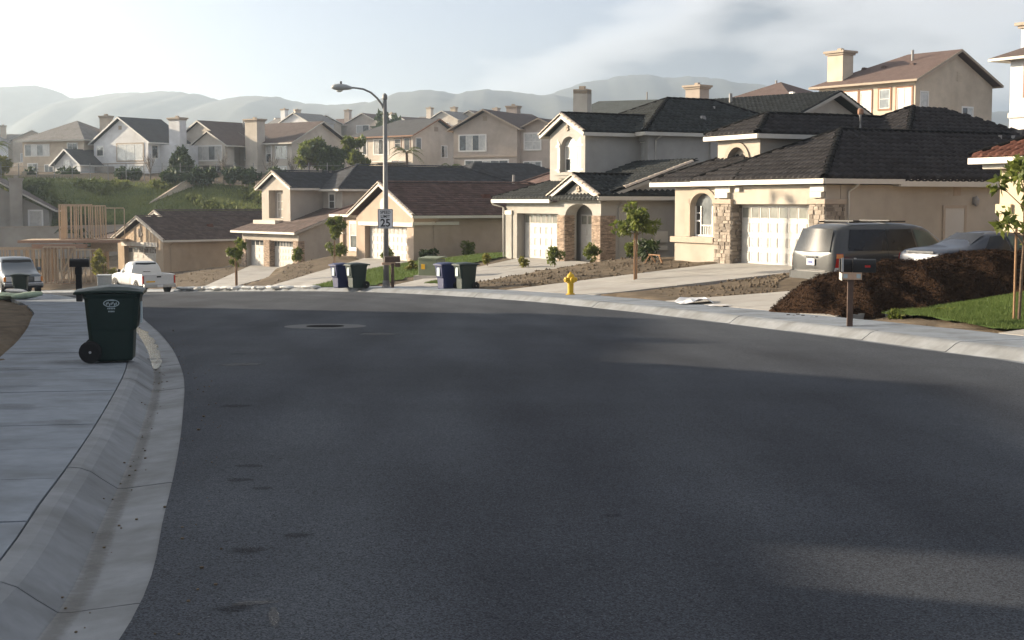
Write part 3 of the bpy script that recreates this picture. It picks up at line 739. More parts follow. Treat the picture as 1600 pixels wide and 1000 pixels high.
    def caprow(s, a, b, m=None, step=.36, sc_=1.0, up=.05, nm='ridge_tile'):
        m = m or s.rm; a = Vector(a); b = Vector(b); L = (b - a).length; n = max(1, int(L / step)); d = (b - a) / n; rot = orient(a, b)
        if s.caps == 'ind':
            me = cap_mesh(m)
            for i in range(n):
                o = link(nm, me, s.root); p = a + d * i + Vector((0, 0, up))
                o.matrix_local = Matrix.Translation(p) @ rot.to_4x4() @ Matrix.Rotation(random.uniform(-.05, .05), 4, 'X') @ Matrix.Scale(sc_ * random.uniform(.96, 1.04), 4)
        elif s.caps:
            mb = MB()
            for i in range(n):
                src = cyl_half(5); p = a + d * i + Vector((0, 0, up)); mb.add([rot @ (Vector(q) * sc_) + p for q in src.v], src.f, 0, random.uniform(.8, 1.2))
            mb.obj('ridge_caps', m, s.root, tint=True)
    def fascia(s, a, b, h=.17, t=.09, m=None, drop=.02, nm='fascia'):
        a = Vector(a); b = Vector(b); z = Vector((0, 0, -h / 2 - drop)); return MB().bar(a + z, b + z, t, h).obj(nm, m or s.trim, s.root)
    def roof(s, x0, x1, y0, y1, ze, p, ax='y', hip=(1, 1), style=None, m=None, fm=None, rake=None, skip=(), back=True, caprows=True, ofs=0):
        mp_ = (lambda a, b, z: (a, b, z)) if ax == 'y' else (lambda a, b, z: (b, a, z))
        A0, A1, B0, B1 = (x0, x1, y0, y1) if ax == 'y' else (y0, y1, x0, x1)
        W = (A1 - A0) / 2; mid = (A0 + A1) / 2
        if B1 - B0 < (hip[0] + hip[1]) * W: r0 = r1 = (B0 + B1) / 2
        else: r0 = B0 + W * hip[0]; r1 = B1 - W * hip[1]
        zt = ze + W * p; P = mp_
        e = [P(A0, B0, ze), P(A1, B0, ze), P(A1, B1, ze), P(A0, B1, ze)]; ra, rb = P(mid, r0, zt), P(mid, r1, zt)
        S = {'a1': [e[1], e[2], rb, ra] if r1 > r0 else [e[1], e[2], ra], 'a0': [e[3], e[0], ra, rb] if r1 > r0 else [e[3], e[0], ra]}
        if hip[0]: S['b0'] = [e[0], e[1], ra]
        if hip[1]: S['b1'] = [e[2], e[3], rb]
        for k, poly in S.items():
            s.slope(poly, m, 0 if k in skip else style)
        eav = {'a1': (e[1], e[2]), 'a0': (e[3], e[0])}
        if hip[0]: eav['b0'] = (e[0], e[1])
        if hip[1]: eav['b1'] = (e[2], e[3])
        for k, (a, b) in eav.items(): s.fascia(a, b, m=fm)
        if caprows:
            if r1 > r0: s.caprow(ra, rb, m)
            for k, apex, cs in ((0, ra, (e[0], e[1])), (1, rb, (e[2], e[3]))):
                if hip[k]:
                    for c in cs: s.caprow(c, apex, m)
        for k, apex, cs in ((0, ra, (e[0], e[1])), (1, rb, (e[2], e[3]))):
            if not hip[k]:
                for c in cs:
                    a, b = Vector(c), Vector(apex); dz = Vector((0, 0, -.11)); MB().bar(a + dz, b + dz, .09, .17).obj('bargeboard', fm or s.trim, s.root)
                    if rake and caprows: s.caprow(c, apex, rake, .33, 1.05, .0, 'rake_tile')
        return zt
    def chimney(s, x, y, w_, d_, z0, z1, m=None, capm='trimtan', flare=.14):
        o = s.box('chimney', x - w_ / 2, x + w_ / 2, y - d_ / 2, y + d_ / 2, z0, z1, m)
        mb = MB(); mb.box(x - w_ / 2 - flare * .5, x + w_ / 2 + flare * .5, y - d_ / 2 - flare * .5, y + d_ / 2 + flare * .5, z1 - .28, z1 - .12); mb.box(x - w_ / 2 - flare, x + w_ / 2 + flare, y - d_ / 2 - flare, y + d_ / 2 + flare, z1 - .12, z1 + .06)
        mb.obj('chimney_cap', capm, o); MB().box(x - .2, x + .2, y - .17, y + .17, z1 + .06, z1 + .3).obj('flue', capm, o)
    def pipe(s, x, y, z0, h=.5, r=.06):
        MB().tube([(x, y, z0), (x, y, z0 + h)], [r, r], 8).obj('vent_pipe', 'pipe', s.root)
    def vent(s, P, n, w_=.5, m=None):
        """low wedge-shaped roof vent: P local base point, n slope direction (down-slope unit, local)"""
        P = Vector(P); d = Vector(n); r = Vector((-d.y, d.x, 0)).normalized(); k = .42; dn = Vector((d.x, d.y, -k)).normalized(); up = Vector((0, 0, 1))
        f0, f1 = P + dn * .28 - r * w_ / 2, P + dn * .28 + r * w_ / 2; t0, t1 = f0 + up * .26 + r * .12, f1 + up * .26 - r * .12; bk0, bk1 = P - dn * .3 - r * w_ * .3, P - dn * .3 + r * w_ * .3
        MB().add([f0, f1, t1, t0, bk1, bk0], [(0, 1, 2, 3), (3, 2, 4, 5), (0, 3, 5), (1, 4, 2), (0, 5, 4, 1)]).obj('roof_vent', m or s.rm, s.root, tint=True)
    def louver(s, fc, c, u0, u1, z0, z1, n=5, m='trimtan'):
        fn = face(fc, c); mb = MB(); fbox(mb, fn, u0, u1, z0, z1, -.01, .01); h = (z1 - z0) / n
        for k in range(n): fbox(mb, fn, u0 + .02, u1 - .02, z0 + k * h + .02, z0 + k * h + h * .6, .01, .04)
        mb.obj('wall_vent', m, s.root, fix=True)
    def downspout(s, fc, c, u, z0, z1, m=None):
        fn = face(fc, c); MB().tube([fn(u + .25, z1, .3), fn(u + .22, z1 - .08, .25), fn(u, z1 - .3, .06), fn(u, z0, .06)], .04, 6).obj('downspout', m or s.trim, s.root)
    def scallop(s, fc, c, u, z, r=.16, m='trimtan'):
        fn = face(fc, c); mb = MB()
        for du, dz in ((-.5, .25), (.35, .45), (-.1, -.5), (.55, -.35)):
            pts = [fn(u + (du + .42 * math.cos(a)) * r, z + (dz + .42 * math.sin(a)) * r, 0) for a in [2 * math.pi * k / 8 for k in range(8)]]
            mb.ext(pts, Vector(fn(0, 0, .07)) - Vector(fn(0, 0, 0)))
        mb.obj('wall_ornament', m, s.root, fix=True)
def brick_wrap(h, faces, mort='mortar', bm='brick', bw=.2, bh=.065, g=.012, pr=.022, nm='brick_facing', stone=False):
    """bricks are a couple of pixels each: real pieces joined into one facing"""
    mb = MB()
    for fc, c, u0, u1, z0, z1 in faces:
        fn = face(fc, c); z = z0; r = 0
        while z < z1 - .02:
            hh = random.uniform(.06, .15) if stone else bh; ze = min(z + hh, z1); u = u0 - (0 if stone else (r % 2) * bw / 2)
            while u < u1 - .01:
                ww = random.uniform(.12, .34) if stone else bw; a, b = max(u, u0) + g / 2, min(u + ww, u1) - g / 2
                if b - a > .03: fbox(mb, fn, a, b, z + g / 2, ze - g / 2, -.03, pr * (random.uniform(.2, 2.4) if stone else random.uniform(.8, 1.2)), 0, random.uniform(.55, 1.5) if stone else random.uniform(.6, 1.4))
                u += ww
            z = ze; r += 1
    o = mb.obj(nm, bm, h.root, fix=True, tint=True); o['kind'] = 'stuff'; return o
STONES = []
def stone_wrap(h, faces, parent, g=.016):
    """ledge stones big enough to pick apart: one object each, a few shared shapes"""
    if not STONES:
        for k in range(6):
            mb = MB(); e = [random.uniform(.02, .09) for _ in range(8)]
            v = [(-.5 + e[0], -.5, -.5 + e[1]), (.5 - e[2], -.5, -.5 + e[3] * .6), (.5 - e[4], -.5, .5 - e[5]), (-.5 + e[6], -.5, .5 - e[7]), (-.5, .5, -.5), (.5, .5, -.5), (.5, .5, .5), (-.5, .5, .5)]
            mb.add(v, [(0, 1, 2, 3), (0, 4, 5, 1), (1, 5, 6, 2), (2, 6, 7, 3), (3, 7, 4, 0)], 0, random.choice((.72, .85, .95, 1.05, 1.2, 1.35)))
            STONES.append(mb.mesh('stone', 'stone', tint=True))
    for fc, c, u0, u1, z0, z1 in faces:
        fn = face(fc, c); z = z0; rot = {'F': 0, 'R': R(90), 'L': R(-90)}[fc]
        while z < z1 - .03:
            ze = min(z + random.uniform(.085, .17), z1); u = u0
            if z1 - ze < .05: ze = z1
            while u < u1 - .02:
                ue = min(u + random.uniform(.16, .4), u1)
                if u1 - ue < .1: ue = u1
                pr = random.uniform(.015, .06); link('stone', random.choice(STONES), parent, fn((u + ue) / 2, (z + ze) / 2, pr / 2 - .02), (0, 0, rot), (ue - u - g, pr + .04, ze - z - g)); u = ue
            z = ze

# ================================================================ near beige house (stone piers, arched window)
X, Y, a, zp = HOUSE['a']
h = House('stucco_house', (X, Y, zp), a, 'beige single-storey house with stone garage piers and arched window', 'cream', 'charcoal')
h.box('wall', -9.13, -.02, .62, 14, -1, 2.86)                       # mass behind the front sheet
h.box('wall', -13, -9.13, 3.2, 14, -1, 2.84)
h.wallface('F', 0, -9.13, 0, -1, 2.86, [(-8.0, -6.45, .95, 2.1, 2.62), (-5.29, -.8, -1, 2.2)], .6)
h.wallface('R', .002, .62, 14, -1, 2.86, [], .02)
# piers
for u0, u1 in ((-6.36, -5.29), (-.80, .06)):
    pr = h.box('pier', u0, u1, -.06 if u0 < -2 else -.07, .52, -1, 2.2, 'mortar') if u0 < -2 else h.box('pier', u0, u1, -.07, .74, -1, 2.2, 'mortar')
    fs = [('F', -.06 if u0 < -2 else -.07, u0, u1, -.4, 2.2)]
    fs.append(('R', u1, -.06, .5, -.1, 2.2) if u0 < -2 else ('R', u1, -.07, .74, -.2, 2.2))
    stone_wrap(h, fs, pr)
    h.box('pier_cap', u0 - .06, u1 + .05, -.14, .56 if u0 < -2 else .8, 2.2, 2.38, 'trimtan', bevel=.02)
    h.box('corbel', u0 + .12, u1 - .14, -.16, .0, 2.42, 2.62, 'trim', bevel=.015); h.box('corbel', u0 + .06, u1 - .05, -.11, .0, 2.622, 2.84, 'trim', bevel=.015)
h.wallface('F', .35, -5.29, -.8, 2.15, 2.86, [], .1)
h.gdoor('F', .36, -5.2, -.8, .02, 2.15, 8)
# arched window: trim, frame and panes
fn = face('F', 0); mb = MB(); zs_, zt_ = 2.1, 2.62; u0, u1 = -8.0, -6.45; um = (u0 + u1) / 2
fbox(mb, fn, u0 - .36, u0, .95, 2.36, -.01, .06); fbox(mb, fn, u1, u1 + .1, .95, 2.36, -.01, .06); fbox(mb, fn, u0 - .36, u0, 2.36, 2.42, -.01, .06)
pts = [(um - (u1 - u0) / 2 * math.cos(math.pi * k / 12), zs_ + (zt_ - zs_) * math.sin(math.pi * k / 12)) for k in range(13)]
for p, q in zip(pts, pts[1:]):
    f = 1.22; up_ = lambda w_: (um + (w_[0] - um) * 1.16, zs_ + (w_[1] - zs_) * 1.0 + .2)
    P4 = [p, q, up_(q), up_(p)]; mb.ext([fn(c_[0], min(c_[1], 2.83), -.01) for c_ in P4], (0, -.07, 0))
wn = mb.obj('window', 'trimtan', h.root, fix=True)
fb = MB(); d0, d1 = -.24, -.17
for ua in (u0 + .01, -7.62, -6.86, u1 - .06): fbox(fb, fn, ua, ua + .055, 1.0, 2.12, d0, d1)
fbox(fb, fn, u0 + .065, u1 - .06, .96, 1.02, d0, d1); fbox(fb, fn, u0 + .07, -7.62, 1.52, 1.58, d0, d1 - .006); fbox(fb, fn, -6.8, u1 - .06, 1.52, 1.58, d0, d1 - .006)
fbox(fb, fn, u0 + .07, -7.62, 1.84, 1.87, d0, d1 - .02); fbox(fb, fn, -6.8, u1 - .06, 1.84, 1.87, d0, d1 - .02)
fbox(fb, fn, -7.56, -6.86, 1.36, 1.40, d0, d1 - .01)
for k in range(4): fbox(fb, fn, -7.43 + .14 * k, -7.40 + .14 * k, 1.02, 1.36, d0, d1 - .02)
fb.obj('window_frame', 'frame', wn, fix=True)
for a_, b_, c_, d_ in ((u0 + .06, -7.61, 1.0, 2.12), (-7.57, -6.85, 1.0, 2.12), (-6.81, u1 - .05, 1.0, 2.12)): pb = MB(); fbox(pb, fn, a_, b_, c_, d_, -.232, -.215); pb.obj('pane', 'mid' if b_ - a_ > .6 else 'dark', wn, fix=True)
MB().ext([fn(p[0], p[1], -.232) for p in pts], (0, -.012, 0)).obj('pane', 'mid', wn, fix=True)
h.box('sill', -9.3, -6.37, -.12, .0, .70, .93, 'trimtan', wn, .02)
# roofs: garage hip, left wing, tower, main body
h.roof(-7.5, .32, -.35, 12, 3.08, .46, 'y', (1, 0))
h.roof(-10.42, -4.6, -.34, 9, 3.06, .44, 'y', (1, 0), skip=('a1',))
h.roof(-13.2, .315, 2.95, 18, 3.0, .455, 'y', (1, 1), skip=('a0', 'b1'), caprows=False)
h.caprow((-3.75, 7.0, 4.86), (-6.44, 9.7, 6.08)); h.caprow((-6.44, 9.7, 6.08), (-6.44, 11.2, 6.08)) if False else h.caprow((-9.0, 7.15, 4.9), (-6.44, 9.7, 6.08))
tw = h.wallface('F', 1.5, -8.4, -5.68, 2.9, 4.7, [(-7.75, -6.45, 3.3, 3.72, 4.38)], .25, nm='tower_wall'); h.box('tower_wall', -8.4, -5.68, 1.76, 9, 2.9, 4.7); h.wallface('R', -5.678, 1.5, 9, 2.9, 4.7, [], .02, nm='tower_wall')
mb = MB(); fn = face('F', 1.5)
pts = [(-7.1 - .65 * math.cos(math.pi * k / 12), 3.72 + .66 * math.sin(math.pi * k / 12)) for k in range(13)]
for p, q in zip(pts, pts[1:]):
    e = lambda w_: (-7.1 + (w_[0] + 7.1) * 1.3, 3.72 + (w_[1] - 3.72) * 1.3); mb.ext([fn(c_[0], c_[1], -.01) for c_ in (p, q, e(q), e(p))], (0, -.07, 0))
fbox(mb, fn, -8.5, -7.75, 3.52, 3.72, -.01, .07); fbox(mb, fn, -6.45, -5.62, 3.52, 3.72, -.01, .07); mb.obj('arch_trim', 'trimtan', h.root, fix=True)
h.roof(-8.85, -5.35, 1.15, 9, 4.84, .46, 'y', (1, 0))
# small things on this house
h.downspout('R', .01, .92, -.5, 2.92); h.louver('R', .005, 5.7, 6.05, 2.5, 2.83); 
d = h.box('side_door', .004, .05, 5.3, 6.2, .0, 2.06, 'door'); MB().box(.052, .09, 6.05, 6.12, .95, 1.05).obj('door_handle', 'steel', d)
mb = MB(); mb.box(.004, .07, 5.2, 5.3, 0, 2.16); mb.box(.004, .07, 6.2, 6.3, 0, 2.16); mb.box(.004, .07, 5.3, 6.2, 2.06, 2.16); mb.obj('door_frame', 'trimtan', h.root)
lm = MB(); lm.box(.004, .06, 6.62, 6.72, 2.2, 2.45); lm.lathe([(.03, 2.12), (.09, 2.2), (.11, 2.36), (.05, 2.44), (.02, 2.5)], 8, c=(.15, 6.67, 0)); lm.obj('wall_lantern', 'pipe', h.root)
lm = MB(); lm.box(-5.0, -4.75, -.12, .0, 2.66, 2.82); lm.obj('light_fixture', 'trim', h.root)
for P in ((-1.9, 9.0, 3.08 + .46 * 2.2), (-4.0, 13.2, 3.07 + .455 * 4.3), (-4.4, 17, 3.07 + .455 * 4.7)): h.vent(P, (1, 0, 0), .62, 'greyroof')
for y_ in (11.2, 11.9): h.pipe(-3.2, y_, 3.07 + .455 * 3.5, .22, .07)
MB().tube([(-6.6, 6.4, 4.4), (-6.3, 6.4, 5.0), (-5.9, 6.5, 5.05), (-5.9, 6.5, 5.75)], .07, 8).obj('vent_pipe', 'pipe', h.root)
MB().lathe([(.1, 0), (.12, .05), (.12, .18), (.06, .24)], 10, c=(-5.9, 6.5, 5.7)).obj('pipe_cap', 'brown', h.root)

# ================================================================ grey two-storey house with shutters and brick piers
X, Y, a, zp = HOUSE['b']
h = House('stucco_house', (X, Y, zp), a, 'grey two-storey house with white shutters and brick garage piers', 'grey', 'green')
h.box('wall', -8.63, -.3, .9, 14, -1.2, 2.62)
h.wallface('F', 0, -8.63, 0, -1.2, 2.72, [(-7.55, -3.66, -1.2, 2.17), (-3.02, -.68, -1.2, 2.1, 2.64)], .6)
h.wallface('R', 0, .6, 14, -1.2, 2.72, [], .3)
# sloping top of the side wall under the lower roof
MB().ext([(0, .0, 2.72), (0, 4.0, 2.72), (0, 4.0, 4.02), (0, .0, 2.75)], (-.3, 0, 0)).obj('gable_wall', 'grey', h.root, fix=True)
h.gdoor('F', .42, -7.5, -3.3, .02, 2.17, 8); h.gdoor('F', .80, -2.95, -.62, .02, 2.15, 4)
for u0, u1, f in ((-3.66, -3.02, 'l'), (-.68, .04, 'r')):
    brick_wrap(h, [('F', -.04, u0, u1, -.3, 2.12), ('R', u1, -.04, .74 if f == 'r' else .5, -.3, 2.12)]); h.box('pier', u0, u1, -.04, .74 if f == 'r' else .5, -.4, 2.12, 'mortar')
h.box('pier', -8.66, -8.0, -.05, .3, -1, 2.3, 'grey'); h.box('pier_cap', -8.7, -7.95, -.09, .32, 2.1, 2.3, 'trim')
# lower roof: front slope with a hip on the far side, entry gable across it
h.slope([(-9.35, -.42, 2.86), (.32, -.42, 2.86), (.32, 5.0, 4.72 - .1), (-6.0, 5.0, 4.72 - .1)]); h.slope([(-9.35, 12, 2.86), (-9.35, -.42, 2.86), (-6.0, 5.0, 4.62), (-6.0, 9, 4.62)], style=0)
h.caprow((-9.35, -.42, 2.86), (-6.0, 5.0, 4.62)); h.fascia((-9.35, -.42, 2.86), (-3.7, -.42, 2.86)); h.fascia((.32, -.3, 2.86), (.32, 5, 4.6), m='grey', h=.14)
h.caprow((.32, 1.0, 3.34), (.32, 4.6, 4.5), 'raketile', .33, 1.0, .0, 'rake_tile')
h.roof(-3.95, .42, -.36, 5.2, 2.98, .42, 'y', (0, 0), fm='trim', rake='raketile')
h.gable('F', -.06, -3.7, .06, 2.72, 3.62, .3); h.scallop('F', -.06, -1.75, 3.3)
MB().tube([(-9.3, -.45, 2.72), (-9.25, -.4, 2.6), (-8.72, -.1, 2.45), (-8.72, -.1, -.5)], .045, 6).obj('downspout', 'trim', h.root)
h.downspout('R', .0, .9, -.6, 2.8, 'grey'); h.louver('R', .002, 8.3, 8.75, 2.2, 2.6, m='grey'); h.louver('R', .002, 8.9, 9.35, 1.1, 1.5, m='grey'); h.box('meter_box', .0, .12, 2.8, 3.5, .9, 1.4, 'trim'); h.box('meter_box', .0, .1, 2.9, 3.5, .55, .75, 'trim')
# upper wing with shutters
h.box('wall', -7.55, -4.54, 2.32, 9, 3.4, 5.9); h.wallface('F', 2.0, -7.8, -4.54, 3.4, 5.95, [(-6.75, -5.35, 4.15, 5.3, 5.85)], .32); h.gable('F', 2.0, -7.8, -4.54, 5.95, 6.72, .3); h.scallop('F', 2.0, -6.15, 6.25)
h.wallface('L', -7.8, 2.32, 9, 3.4, 5.95, [], .2); h.box('flashing', -7.84, -4.5, 1.96, 1.998, 3.5, 3.72, 'trim')
h.win('F', 2.0, -6.72, -5.38, 4.18, 5.42, 1, 2, ['dark', 'blind'], .22); MB().ext([face('F', 2.0)(-6.05 - .68 * math.cos(math.pi * k / 12), 5.35 + .46 * math.sin(math.pi * k / 12), -.24) for k in range(13)], (0, -.02, 0)).obj('arch_pane', 'blind', h.root, fix=True)
h.box('sill_shelf', -6.95, -5.2, 1.75, 2.0, 3.98, 4.12, 'grey', bevel=.02); h.box('sill_shelf', -6.8, -5.35, 1.82, 2.0, 3.84, 3.98, 'grey')
for u, hinge, op in ((-6.78, 1, .16), (-5.32, -1, .12)):
    sh = MB(); sgn = -hinge; w_ = .62
    prof = [(0, 0), (sgn * w_, 0), (sgn * w_, 1.5 if hinge > 0 else 1.72), (sgn * w_ * .5, 1.78), (0, 1.5 if hinge < 0 else 1.72)]
    prof = [(0, 0), (sgn * w_, 0), (sgn * w_, 1.80), (sgn * w_ * .55, 1.72), (0, 1.42)]
    sh.ext([(p, 0, z) for p, z in prof], (0, .05, 0)); o = sh.obj('shutter', 'door', h.root, fix=True); o.location = (u, 1.95, 4.08); o.rotation_euler = (0, 0, sgn * op)
    bt = MB()
    for zb in (.12, 1.28): bt.box(min(0, sgn * w_) + .02, max(0, sgn * w_) - .02, -.025, 0, zb, zb + .1)
    for k in range(1, 4): bt.box(sgn * w_ * k / 4 - .008, sgn * w_ * k / 4 + .008, -.006, .0, .02, 1.4)
    bt.obj('shutter_batten', 'trim', o)
h.roof(-8.35, -4.22, 1.74, 9.0, 6.0, .44, 'y', (0, 0), fm='trim', rake='raketile')
# main upper body with the corner bay
h.box('wall', -11, -3.72, 5.32, 15, 3.6, 5.9); h.wallface('F', 5.0, -11, -3.72, 3.9, 5.95, [(-4.62, -4.0, 4.5, 5.62)], .32); h.wallface('R', -3.70, 5.0, 15, 3.9, 5.95, [], .02)
h.win('F', 5.0, -4.6, -4.02, 4.52, 5.6, 1, 1, 'blind', .14); h.win('F', 5.0, -6.55, -6.0, 4.55, 5.6, 1, 2, 'dark', trim='grey', tw=.1); h.win('F', 5.0, -5.55, -5.0, 4.55, 5.6, 1, 2, 'dark', trim='grey', tw=.1)
h.roof(-12, -3.38, 4.6, 16, 6.05, .44, 'y', (1, 1), fm='trim', skip=('a0', 'b1')); h.box('flashing', -7, -3.66, 4.94, 4.997, 4.32, 4.5, 'trim')
h.box('corner_board', -3.695, -3.55, 8.6, 9.5, 3.9, 5.9, 'grey'); h.win('R', -3.70, 10.0, 11.3, 4.5, 5.75, 1, 2, ['dark', 'mid'], trim='frame', tw=.06); h.downspout('R', -3.69, 5.4, 4.2, 5.95)
h.pipe(-6.5, 11, 7.2, .4); h.vent((-5.2, 9.2, 6.05 + .44 * 1.8), (1, 0, 0), .4, 'pipe')

# ================================================================ tan single-storey house with the plum roof
X, Y, a, zp = HOUSE['c']
h = House('stucco_house', (X, Y, zp), a, 'tan single-storey house with plum flat-tile roof behind the street lamp', 'tan', 'plum', 'f', 'join')
h.box('wall', -8.2, -.3, .7, 18, -1.5, 2.7); h.wallface('F', 0, -8.2, 0, -1.5, 2.75, [(-6.9, -.9, -1.5, 2.15)], .5); h.wallface('R', 0, .5, 18, -1.5, 2.75, [], .3)
h.gable('F', 0, -8.2, 0, 2.75, 4.5, .3); h.gdoor('F', .35, -6.8, -1.0, .0, 2.15, 10, 'blind')
h.roof(-8.9, .5, -.3, 16, 2.92, .44, 'y', (0, 1), fm='trim', rake='raketile')
h.box('belt_trim', -7.6, .1, -.14, 0, 2.2, 2.45, 'trim'); h.box('belt_trim', .0, .14, -.14, 3.2, 2.3, 2.5, 'trim')
mb = MB(); mb.lathe([(.34, -.0), (.42, 0), (.42, .06), (.34, .06)], 20, c=(-4.1, -.06, 3.55), ax='y'); mb.obj('gable_ring', 'trim', h.root)
h.box('wall', -13.2, -8.2, 1.2, 14, -1.5, 2.7)
h.roof(-14.0, -5, .7, 15, 2.9, .44, 'y', (1, 0), skip=('a1', 'a0'))
h.win('F', 1.2, -11.6, -9.6, .55, 2.3, 2, 2, ['mid', 'blind'], trim='trim', tw=.14, sill=True)
for u in (-13.0, -8.9): h.box('pilaster', u, u + .5, 1.02, 1.2, -1, 2.66, 'tan'); [h.box('pilaster_band', u - .04, u + .54, .98, 1.2, z_, z_ + .14, 'trim') for z_ in (.6, 1.5)]
h.downspout('R', .0, 1.4, -.5, 2.7, 'tan'); h.box('gate_panel', .002, .06, 14.2, 16, -.2, 1.5, 'trim')
h.roof(-15, 0.52, 9.5, 26, 2.93, .45, 'y', (1, 1), skip=('a0', 'b1'))
for P in ((-2.2, 6.5, 4.1), (-2.0, 12.5, 4.05), (-5.5, 20, 5.4)): h.vent(P, (1, 0, 0), .7, 'terra')
h.pipe(-9, 13, 4.9, .8, .1)

# ================================================================ greige two-storey house with double dormer gable
X, Y, a, zp = HOUSE['d']
h = House('stucco_house', (X, Y, zp), a, 'greige two-storey house with twin garage doors and gabled balcony window', 'greige', 'slate', 'f', 'join')
h.box('wall', -9.4, -.3, .8, 15, -1.6, 2.65); h.wallface('F', 0, -9.4, 0, -1.6, 2.75, [(-8.6, -5.6, -1.6, 2.15), (-4.6, -.75, -1.6, 2.15)], .5); h.wallface('R', 0, .5, 15, -1.6, 2.75, [], .3)
h.gdoor('F', .4, -4.6, -.75, 0, 2.15, 8, 'mid'); h.gdoor('F', .4, -8.6, -5.6, 0, 2.15, 4, 'mid')
for u0, u1 in ((-5.6, -4.6), (-.75, .05), (-9.45, -8.7)): brick_wrap(h, [('F', -.05, u0, u1, -.4, 2.2), ('R', u1, -.05, .5, -.4, 2.2)]); h.box('pier', u0, u1, -.05, .5, -.5, 2.2, 'mortar')
h.slope([(-10.3, -.6, 2.9), (.5, -.6, 2.9), (.5, 6.0, 5.2), (-8, 6.0, 5.2)], style='f', m='umber'); h.fascia((-10.3, -.6, 2.9), (.5, -.6, 2.9)); h.fascia((.5, -.6, 2.9), (.5, 6, 5.2), m='greige'); MB().ext([(0, 0, 2.75), (0, 6, 2.75), (0, 6, 4.95)], (-.3, 0, 0)).obj('gable_wall', 'greige', h.root, fix=True)
h.box('wall', -8.9, -4.35, 2.2, 12, 3.2, 6.3); h.wallface('F', 1.6, -8.9, -4.1, 3.2, 6.35, [(-7.7, -5.3, 3.9, 6.2)], .6); h.wallface('R', -4.1, 2.2, 12, 3.2, 6.35, [], .25); h.wallface('L', -8.9, 2.2, 12, 3.2, 6.35, [], .25); h.gable('F', 1.6, -8.9, -4.1, 6.35, 7.5, .3)
h.win('F', 2.16, -7.3, -5.7, 3.95, 6.0, 3, 3, ['mid', 'blind', 'mid'], .02); h.box('balcony_ledge', -9.2, -5.4, .9, 1.6, 3.35, 3.75, 'pale', bevel=.03)
h.roof(-9.5, -3.5, 1.3, 11, 6.38, .45, 'y', (0, 0), fm='trim', rake='raketile')
h.box('wall', -4.0, -1.0, 4.6, 16, 3.6, 6.1); h.win('F', 4.6, -3.0, -2.1, 4.7, 5.9, 1, 2, 'dark', trim='trim', tw=.1); h.box('bay_cap', -3.5, -.9, 4.2, 4.6, 6.12, 6.4, 'trim')
h.roof(-9.6, -.5, 4.0, 24, 6.3, .44, 'y', (1, 1), skip=('a0', 'b1')); h.roof(-12, -.48, 16, 34, 6.29, .44, 'y', (1, 1), skip=('a0', 'b1'), caprows=False)
h.box('wall', -11, -1.05, 16, 32, 2, 6.1); h.box('meter_box', .0, .15, 5, 5.8, .1, 1.3, 'trim'); h.box('ledge', -4.3, -.95, 4.5, 4.62, 3.9, 4.1, 'trim')

# ================================================================ gold single-storey house low on the left
X, Y, a, zp = HOUSE['e']
h = House('stucco_house', (X, Y, zp), a, 'golden tan single-storey house with gabled garage beyond the white pickup', 'gold', 'umber', 'f', 'join')
h.box('wall', -7.7, -.3, .8, 15, -1.6, 2.6); h.wallface('F', 0, -7.7, 0, -1.6, 2.72, [(-6.6, -1.2, -1.6, 2.2)], .5); h.wallface('R', 0, .5, 15, -1.6, 2.72, [], .3); h.gable('F', 0, -7.7, 0, 2.72, 4.3, .3); h.scallop('F', 0, -3.85, 3.45, .45)
h.gdoor('F', .4, -6.6, -1.2, 0, 2.1, 6, 'mid', panels=True); h.box('belt_trim', -6.9, -.9, -.1, 0, 2.22, 2.6, 'trim')
h.roof(-8.3, .5, -.28, 16, 2.86, .45, 'y', (0, 0), fm='trim', rake='raketile')
h.box('wall', -9.8, -7.0, 4.4, 14, 1, 4.2); h.gable('F', 4.4, -10.2, -5.8, 3.95, 5.0, .3); h.win('F', 4.4, -8.9, -7.7, 3.0, 4.1, 1, 1, 'mid', trim='gold', nm='gable_window')
h.roof(-10.6, -5.2, 3.9, 16, 4.1, .45, 'y', (0, 0), fm='trim', rake='raketile')
h.box('porch_post', -12.6, -12.2, 1.2, 1.6, -1, 2.6, 'gold'); h.box('wall', -12.8, -7.7, 5.4, 14, -1.5, 2.6); h.roof(-13.4, -5.4, .8, 13, 2.8, .36, 'y', (1, 1), skip=('a1',), fm='trim')
h.roof(-12, .5, 13, 25, 2.88, .45, 'y', (1, 1), skip=('a0', 'b1')); h.box('wall', -11, -.1, 15, 24, -1.5, 2.6); h.box('gate_panel', .002, .06, 11.5, 13.5, -.2, 1.9, 'trim'); h.downspout('R', 0, .7, -.8, 2.7, 'gold')
h.pipe(-4.5, 15, 5.4, .7, .1); [h.vent(P, (1, 0, 0), .6, 'terra') for P in ((-2, 6, 4.0), (-2.5, 14, 4.2))]

# ================================================================ yellow house cut by the right edge of the picture
X, Y, a, zp = HOUSE['n']
h = House('stucco_house', (X, Y, zp), a, 'yellow stucco house with red barrel-tile roof at the right edge', 'yellow', 'terra')
h.box('wall', -.0, 9, .3, 12, -1, 2.55, 'yellow'); h.wallface('F', 0, 0, 9, -1, 2.6, [(.9, 3.1, -1, 2.1)], .3); h.wallface('L', -.002, .3, 12, -1, 2.6, [], .02)
h.box('entry_back', .9, 3.1, .22, .3, -1, 2.1, 'brown'); h.box('corner_quoin', -.08, .5, -.08, .3, 1.2, 1.45, 'yellow')
h.roof(-.6, 9.5, -.6, 13, 2.75, .42, 'y', (1, 0)); h.box('cornice', -.35, 9.2, -.35, .1, 2.42, 2.6, 'trim', bevel=.03); h.box('cornice', -.35, -.003, .1, 12, 2.42, 2.598, 'trim', bevel=.03)
